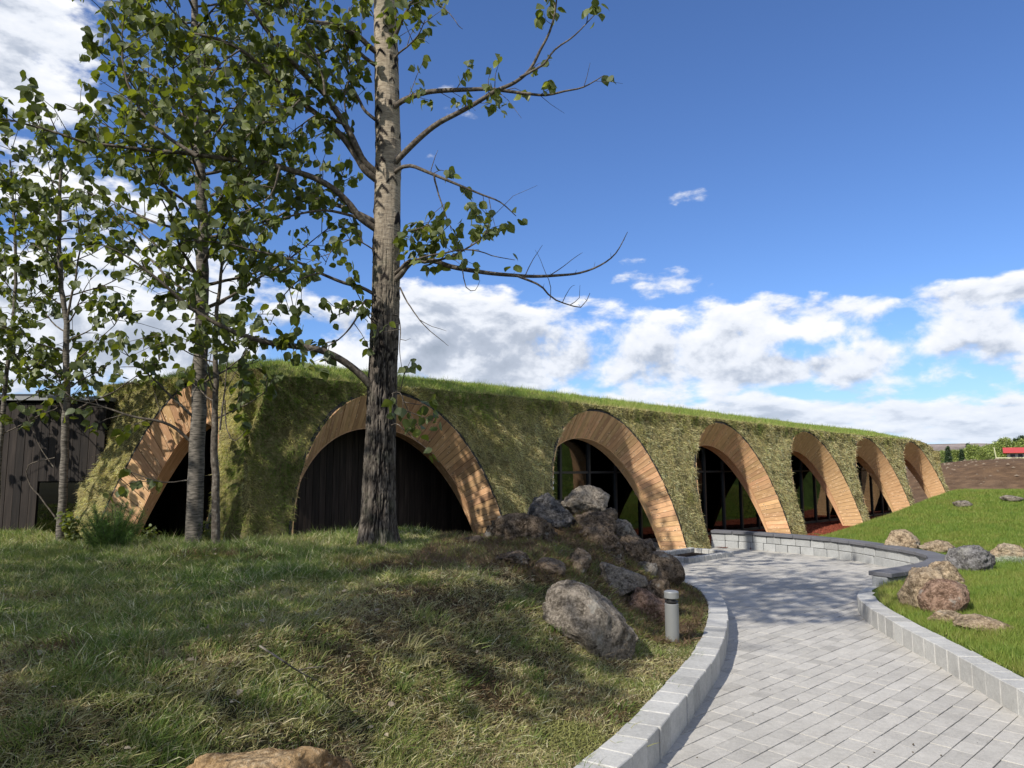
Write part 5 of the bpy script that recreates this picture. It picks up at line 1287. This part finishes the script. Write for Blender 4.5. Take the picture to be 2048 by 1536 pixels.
slim_tree('poplar_tree', [(433,1078),(431,950),(429,850),(432,760),(430,680),(436,600),(445,520)], 8.12, .048, 'thin dark poplar stem close to the right of the slender grey one', 9, 12, .75, .42, M_TWIG,
    custom=[([(450,800),(455,860),(470,880),(500,850)], 8.0, .008, .003, 1.4), ([(440,860),(448,800),(452,740),(460,690)], 8.0, .012, .004, .7)], single=120)
slim_tree('poplar_tree', [(120,1080),(126,980),(131,850),(134,740),(131,640),(122,560),(118,470),(120,380),(125,300)], 9.45, .054, 'young pale-barked poplar rising in front of the dark timber wall', 14, 30, 1.05, .30, M_PALE,
    custom=[([(134,640),(150,560),(160,480),(150,400)], 9.3, .018, .004, .8), ([(128,820),(100,760),(60,740),(10,690)], 9.1, .018, .004, .9), ([(118,1045),(85,1000),(55,960),(58,930),(110,915)], 9.4, .010, .006, 0), ([(108,935),(85,900),(60,850),(55,815)], 9.4, .008, .003, .3)], single=200)
slim_tree('poplar_tree', [(-12,1085),(-4,960),(4,850),(14,740),(26,640),(32,540),(28,430),(20,320)], 9.7, .036, 'poplar at the left edge of the picture, half cut off', 20, 30, .95, .25, M_PALE, single=200)
# trees beside and behind the viewer: they stand outside the frame and shade the bank, the rocks and the paving
def shade_tree(x, y, ztop, zc, rad, seed, nl, label, lean=(0, 0)):
    root = empty('poplar_tree', (0, 0, 0)); tag(root, label, 'tree', None)
    z0 = float(ground_z(np.array([x]), np.array([y]))[0]) - .1; P = np.array([(x + .05*sin(t*5) + lean[0]*t**1.5, y + lean[1]*t**1.5, z0 + (ztop-z0)*t) for t in np.linspace(0, 1, 24)])
    w = Wood(); w.add(P, .15, .03, 12); link('trunk', w.mesh('trunk', M_TWIG), root); lv = []; w = Wood()
    for q in range(26):
        f = (q+.5)/26; z = zc - rad + f*(ztop - zc + rad - .3); a = q*2.4; ln = rad*sqrt(max(.1, 1 - ((z+.5-zc)/(ztop-zc+rad*.3))**2))
        t = np.linspace(0, 1, 9)[:, None]; Q = np.array([x + lean[0]*max(0, (z-z0)/(ztop-z0))**1.5, y + lean[1]*max(0, (z-z0)/(ztop-z0))**1.5, z]) + np.concatenate([cos(a)*ln*t, sin(a)*ln*t, ln*.35*t], 1); Q = wobble(Q, .08, seed+q); w.add(Q, .025, .005, 5)
        for k in range(nl//26):
            c = Q[min(8, int(R.random()**.5*9))] + rng.normal(0, .28, 3); lv.append(c)
    link('branch', w.mesh('branch', M_TWIG), root)
    P = np.array(lv); u, v, f = proj(P); P = P[~((f > 0) & (u > -30) & (u < 2080) & (v > -30) & (v < 1560))]
    k_ = P[:, 2]/tan(SUN_EL); gx_, gy_ = P[:, 0] - SUN_DIR[0]*k_, P[:, 1] - SUN_DIR[1]*k_      # crowns shaped by shadow
    P = P[(in_M(gx_, gy_) & (d_KL(gx_, gy_) > .35)) | (gy_ > 8.0)]
    make_leaves(P, root, 0, .11, .16)
shade_tree(-3.6, 1.4, 9.4, 7.8, 1.7, 31, 2300, 'poplar beside the viewer whose crown shades the paving', (.5, 1.6))
shade_tree(-5.3, 1.2, 8.4, 6.2, 2.3, 35, 3300, 'poplar beside the viewer shading the rock pile and upper bank', (.3, .4))
shade_tree(-7.7, -1.5, 7.4, 5.4, 2.1, 37, 2900, 'poplar behind the viewer shading the near bank', (.3, .5))
shade_tree(-9.4, 1.8, 7.6, 5.4, 2.4, 41, 3000, 'poplar left of the viewer shading the far bank', (.2, .2))

# ------------------------------------------------------------------ dwarf pine shrub, seedlings, flowers
def needle_shrub(u, v, Y, wm, hm, label):
    c = at(u, v, Y); c[2] = float(ground_z(c[0], c[1])) ; root = empty('pine_shrub', tuple(c)); tag(root, label, 'shrub'); w = Wood(); NP = []; ND = []
    for q in range(64):
        a = R.uniform(0, 2*pi); ln = R.uniform(.5, 1.0); el = R.uniform(.3, 1.3)
        d = np.array([cos(a)*cos(el)*wm, sin(a)*cos(el)*wm*.8, sin(el)*hm])*ln; t = np.linspace(0, 1, 14)[:, None]
        P = d*t + np.array([0, 0, -.12])*(t*(1-t))*1.5; w.add(P, .007, .003, 5)
        for k in range(3, 14):
            m = 26; NP.append(np.repeat(P[k][None], m, 0) + rng.normal(0, .012, (m, 3))); dd = rng.normal(size=(m, 3))*.75 + d/np.linalg.norm(d)*.9; ND.append(dd)
    link('stems', w.mesh('stems', M_TWIG), root); P = np.concatenate(NP); Dn = np.concatenate(ND); n = len(P)
    C = pal(rng.random(n), [(0, (.05, .10, .022)), (.6, (.10, .18, .035)), (1, (.17, .26, .06))])
    o = blades('needles', P, Dn, rng.uniform(.05, .085, n), np.full(n, .0018), C, M_NEEDLE, None, seg=1, bend=.1); o.parent = root
needle_shrub(222, 1100, 7.9, .50, .50, 'dense green dwarf pine shrub at the foot of the leftmost arch')
def seedling(u, v, Y, h, n, label, lsize=(.04, .07)):
    c = at(u, v, Y); c[2] = float(ground_z(c[0], c[1])) - .02; root = empty('seedling', tuple(c)); tag(root, label, 'plant'); w = Wood(); lv = []
    for q in range(n):
        a = R.uniform(0, 2*pi); t = np.linspace(0, 1, 8)[:, None]; P = np.concatenate([cos(a)*h*.35*t**1.5, sin(a)*h*.35*t**1.5, h*t*R.uniform(.7, 1)], 1); w.add(P, .004, .0015, 4)
        for k in range(2, 8):
            for j in range(5): lv.append(P[k] + rng.normal(0, .03, 3))
    link('stems', w.mesh('stems', M_TWIG), root); make_leaves(np.array(lv), root, 0, *lsize, droop=.1)
seedling(150, 1062, 9.2, .42, 7, 'young rowan seedling beside the pale-barked poplar')
seedling(300, 1080, 8.4, .22, 4, 'small leafy seedling in front of the leftmost arch opening', (.03, .05))
seedling(412, 1072, 8.45, .30, 5, 'yellow-green sapling between the two poplar trunks', (.03, .05))
seedling(1462, 1100, 15.3, .30, 4, 'sparse seedling behind the start of the curved wall', (.03, .05)) if False else None
# grey-leaved flowers on the lawn
def tuft(u, v, Y, n, r, label):
    c = at(u, v, Y); c[2] = float(ground_z(c[0], c[1])); P = np.repeat(np.zeros((1, 3)), n, 0) + rng.normal(0, r, (n, 3))*np.array([1, 1, 0])
    Dn = np.array([0, 0, 1.0]) + rng.normal(0, .5, (n, 3)); Cc = pal(rng.random(n), [(0, (.20, .24, .16)), (.6, (.40, .44, .34)), (1, (.65, .66, .58))])
    me_o = blades('plant', P, Dn, rng.uniform(.06, .16, n), rng.uniform(.003, .006, n), Cc, M_BLADE, None, seg=2, bend=.7); me_o.location = c; del me_o['kind']; tag(me_o, label, 'plant')
tuft(2034, 1092, 10.9, 900, .13, 'silvery grey-leaved plant behind the broad tan rock at the right edge')
tuft(1985, 1090, 10.9, 260, .07, 'small silvery plant behind the broad tan rock')
# leaf litter: dry leaves and grit on bank, kerb edge and paving
def litter(name, n, x0, x1, y0, y1, test, lab, size, colr, zoff):
    P = scatter(n, x0, x1, y0, y1, test, dn, 20); P[:, 2] = np.where(P[:, 2] < -.03, 0, P[:, 2]) + zoff
    d = rng.normal(size=(n, 3))*np.array([1, 1, .25]); d /= np.linalg.norm(d, axis=1)[:, None]; z = rng.normal(0, .35, (n, 3)) + np.array([0, 0, 1]); y_ = np.cross(z, d); y_ /= np.linalg.norm(y_, axis=1)[:, None]; z = np.cross(d, y_)
    l = (size*(.5 + rng.random(n)))[:, None, None]; V = P[:, None, :] + l*(LT[None, :, 0:1]*d[:, None] + LT[None, :, 1:2]*y_[:, None] + LT[None, :, 2:3]*z[:, None]*1.5)
    b = np.arange(n)[:, None, None]*11; c = np.repeat((np.array(colr)*(1 + rng.normal(0, .25, (n, 1))))[:, None, :], 11, 1).reshape(-1, 3)
    o = link(name, mesh_np(name, V.reshape(-1, 3), [(b + LQF[0][None]).reshape(-1, 3), (b + LQF[1][None]).reshape(-1, 4)], M_BLADE, np.clip(c, .01, .7), uv=np.tile(LUV, (n, 1)))); tag(o, lab, 'leaf litter', kind='stuff')
litter('leaf_litter', 260, -5, 2.2, 2.2, 9, bank_test, 'small dry leaves scattered in the grass of the left bank', .028, (.40, .33, .24), .035)
litter('path_litter', 120, -.5, 6, 3, 13, lambda x, y: ~in_M(x, y) & ~in_L(x, y), 'tiny dark crumbs and leaf bits lying on the paving', .011, (.10, .075, .05), .004)
# fallen twig on the bank
tw_ = Wood(); pts = [(520,1292),(560,1318),(590,1338),(615,1352),(650,1368)]; P = []
for u, v in pts:
    p = onz(u, v, .62); z = float(ground_z(p[0], p[1])); p = onz(u, v, z + .03); P.append(p)
P = smooth_path(P, .03); tw_.add(P, .005, .0025, 6); tw_.add(np.array([P[len(P)//2], P[len(P)//2] + np.array([.06, -.03, .02]), P[len(P)//2] + np.array([.14, -.04, .03])]), .003, .0015, 5)
o = link('fallen_twig', tw_.mesh('fallen_twig', M_PALE)); tag(o, 'thin pale dead twig lying on the grass bank', 'twig')

# ------------------------------------------------------------------ timber annex on the left
ax0 = at(212, 1060, 10.7); an = empty('timber_annex', (0, 0, 0)); tag(an, 'low dark timber-clad annex with flat roof behind the trees at the left', 'building')
XR, XL, YA = -6.02, -12.0, 10.75
m = MB(); m.box(((XR+XL)/2, YA+1.6, 1.28), ((XR-XL)/2, 1.57, 1.33)); link('wall', m.mesh('wall', M_DARK), an)
wb = .118; k = 0; x = XR - wb/2
bme = MB(); bme.box((0, 0, 0), (wb*.47, .012, .5)); bmesh_ = bme.mesh('board', M_BROWNWOOD)
wx0, wx1, wz = -6.95, -6.02, 1.45
while x > -9.6:
    z0 = -.0
    if wx0 < x < wx1: z0 = wz
    o = link('board', bmesh_, an, (x, YA + R.uniform(0, .006), (z0 + 2.60)/2)); o.scale = (1, 1, 2.60 - z0); x -= wb
m = MB(); m.box(((wx0+wx1)/2, YA+.022, wz/2), ((wx1-wx0)/2, .006, wz/2-.02)); link('window', m.mesh('window', M_GLASS), an)
m = MB(); m.box(((XR+XL)/2+.0, YA+1.55, 2.67), ((XR-XL)/2, 1.62, .03)); link('roof', m.mesh('roof', M_GALV), an)
m = MB(); m.box(((XR+XL)/2-.6, YA+1.6, 2.76), ((XR-XL)/2-.6, .9, .05)); link('roof_flashing', m.mesh('roof_flashing', M_FRAME), an)

# ------------------------------------------------------------------ far right: trees, house, pole
def far_tree(x, y, h, kind, seed, label, group):
    z0 = float(ground_z(np.array([x]), np.array([y]))[0]); root = empty('conifer_tree' if kind == 'c' else 'birch_tree', (x, y, z0)); tag(root, label, 'tree', group)
    w = Wood(); w.add(np.array([(0, 0, h*t) for t in np.linspace(0, .95, 8)]), h*.022, .01, 6); link('trunk', w.mesh('trunk', M_TWIG), root)
    n = 4200; t = rng.random(n)
    if kind == 'c':
        zz = h*(.08 + .92*t); rr = h*.20*(1-t)**.85*(.55 + .45*np.abs(np.sin(zz*5.5/h*6 + seed)))*np.sqrt(rng.random(n)*.7+.3)
        cols_ = pal(rng.random(n), [(0, (.022, .042, .020)), (1, (.055, .09, .035))])
    else:
        zz = h*(.12 + .88*t); rr = h*.30*np.sqrt(np.clip(1-((t-.42)/.62)**2, 0.02, 1))*np.sqrt(rng.random(n))*(1+.35*fbm(t*4, seed, rng.random(n)*2, 2))
        cols_ = pal(rng.random(n), [(0, (.09, .13, .03)), (.6, (.20, .25, .05)), (1, (.32, .36, .11))])
    a = rng.random(n)*2*pi; P = np.stack([rr*np.cos(a), rr*np.sin(a), zz], -1) + rng.normal(0, h*.018, (n, 3))
    Dn = rng.normal(size=(n, 3)); o = blades('crown', P, Dn, np.full(n, h*.034), np.full(n, h*.012), cols_*(1+.25*np.sin(P[:, 2:3]*3+P[:, 0:1]*3)), M_NEEDLE, None, seg=1, bend=.2); o.parent = root; 
    if 'kind' in o: del o['kind']
GF = 'trees beyond the earth bank'
def fx(u, Y): return at(u, 920, Y)[0]
ft = [(1872, 95, 4.6, 'b'), (1888, 100, 5.2, 'b'), (1897, 88, 4.9, 'c'), (1906, 96, 4.2, 'b'), (1915, 92, 4.9, 'b'), (1924, 90, 4.8, 'c'), (1932, 98, 6.4, 'b'), (1938, 104, 7.2, 'c'), (1948, 94, 5.4, 'b'), (1958, 100, 6.0, 'b'), (1966, 92, 4.8, 'b'), (1975, 98, 6.2, 'b'), (1984, 106, 6.4, 'b'),
      (1994, 112, 6.6, 'b'), (2004, 116, 9.0, 'b'), (2012, 112, 8.6, 'b'), (2020, 120, 9.2, 'c'), (2027, 114, 7.4, 'b'), (2033, 124, 10.4, 'c'), (2041, 120, 10.0, 'c'), (2047, 126, 12.0, 'c'), (2054, 118, 9.0, 'b')]
kinds = {'b': 'light green leafy tree', 'c': 'dark pointed conifer'}
where = ['nearest the turf roof end', 'second from the turf roof end', 'standing small against the hill', 'right of the small first conifer', 'left of the second conifer', 'low and dark in the left of the row', 'rising above the left of the row', 'tall behind the left of the row', 'just right of the tall left conifer', 'in the middle of the left group', 'lowest near the middle', 'full and bright left of the pale pole', 'directly behind the pale pole',
         'right of the pale pole', 'left of the red roof', 'tall behind the left end of the red roof', 'above the left end of the red roof', 'low behind the red roof', 'tall above the middle of the red roof', 'second last to the right', 'tallest at the right edge', 'cut off by the right edge']
tops = [905,904,897,903,903,903,900,891,893,897,902,896,892,895,885,880,886,888,881,880,875,882]
for q, (u, Y, h, kd) in enumerate(ft):
    zt = at(u, tops[q], Y)[2]; h = max(1.5, zt - float(ground_z(np.array([fx(u, Y)]), np.array([float(Y)]))[0]))*1.03; far_tree(fx(u, Y), Y, h, kd, q*1.3, kinds[kd] + ' ' + where[q], GF)
# low scrub in front of them
P = np.stack([rng.uniform(fx(1868, 84), fx(2050, 84), 9000), rng.uniform(72, 88, 9000), np.zeros(9000)], -1); P[:, 2] = ground_z(P[:, 0], P[:, 1]) + rng.random(9000)*1.1
o = blades('scrub', P, rng.normal(size=(9000, 3)), np.full(9000, .30), np.full(9000, .09), pal(rng.random(9000), [(0, (.09, .13, .04)), (1, (.24, .27, .13))]), M_NEEDLE, None, seg=1, bend=.2); tag(o, 'low grey-green scrub along the far edge of the earth bank', 'scrub')
# stones lying on the earth bank
n = 1500; x = rng.uniform(12, 48, n); y = rng.uniform(32, 56, n); z = ground_z(x, y); sz = .02 + .10*rng.random(n)**3; a = rng.uniform(0, 6.3, n)
V = np.stack([np.stack([x + sz*np.cos(a+k*1.57)*1.4, y + sz*np.sin(a+k*1.57), z], -1) for k in range(4)] + [np.stack([x, y, z + sz*.8], -1)], 1).reshape(-1, 3)
b = np.arange(n)[:, None]*5; T = np.concatenate([b + np.array(t) for t in ((0, 1, 4), (1, 2, 4), (2, 3, 4), (3, 0, 4))])
o = link('loose_stones', mesh_np('loose_stones', V, T, mat_flat('pale_stone', (.20, .155, .11), .9))); tag(o, 'pale loose stones scattered over the brown earth bank', 'stones', kind='stuff')
# house with red roof
hy = 84.0; hx0 = fx(2016, hy); hz = at(2016, 918, hy)[2]; hs = empty('house', (hx0, hy, hz - .6)); tag(hs, 'small cream house with red roof beyond the earth bank at right', 'house')
m = MB(); m.box((4.0, 3, .70), (4.0, 3, .70)); link('wall', m.mesh('wall', M_CREAM), hs)
m = MB(); m.add([(-.5, -.7, 1.35), (8.5, -.7, 1.35), (8.5, 3, 2.15), (-.5, 3, 2.15), (8.5, 6.7, 1.35), (-.5, 6.7, 1.35), (-.5, -.7, 1.28), (8.5, -.7, 1.28), (8.5, 6.7, 1.28), (-.5, 6.7, 1.28)], [(0,1,2,3), (3,2,4,5), (6,7,1,0), (0,3,5,9,6), (1,7,8,4,2), (5,4,8,9)]); link('roof', m.mesh('roof', M_REDROOF), hs)
for q, xx in enumerate((.6, 1.5, 2.9, 4.3)):
    m = MB(); m.box((xx, -.02, .82), (.28, .03, .30)); w0 = link('window', m.mesh('window', M_FRAME), hs)
hs.rotation_euler = (0, 0, -.58); hs.scale = (.8, .8, .8); hs.location.z += .25
# pale pole and rail
pz = at(1994, 917, 62); po = empty('pole_fence', tuple(pz)); tag(po, 'pale upright pole with a low rail running right along the bank top', 'fence')
m = MB(); m.box((-.12, 0, .45), (.03, .03, .50), ax=((1, 0, 0), (0, 1, 0), (-.14, 0, 1))); link('pole', m.mesh('pole', M_YELLOW), po)
m = MB(); m.box((2.6, 0, .06), (2.6, .03, .045)); link('rail', m.mesh('rail', M_YELLOW), po)
for q in range(4):
    m = MB(); m.box((.05 + q*1.4, 0, -.22), (.05, .05, .26)); link('post', m.mesh('post', M_CREAM), po)
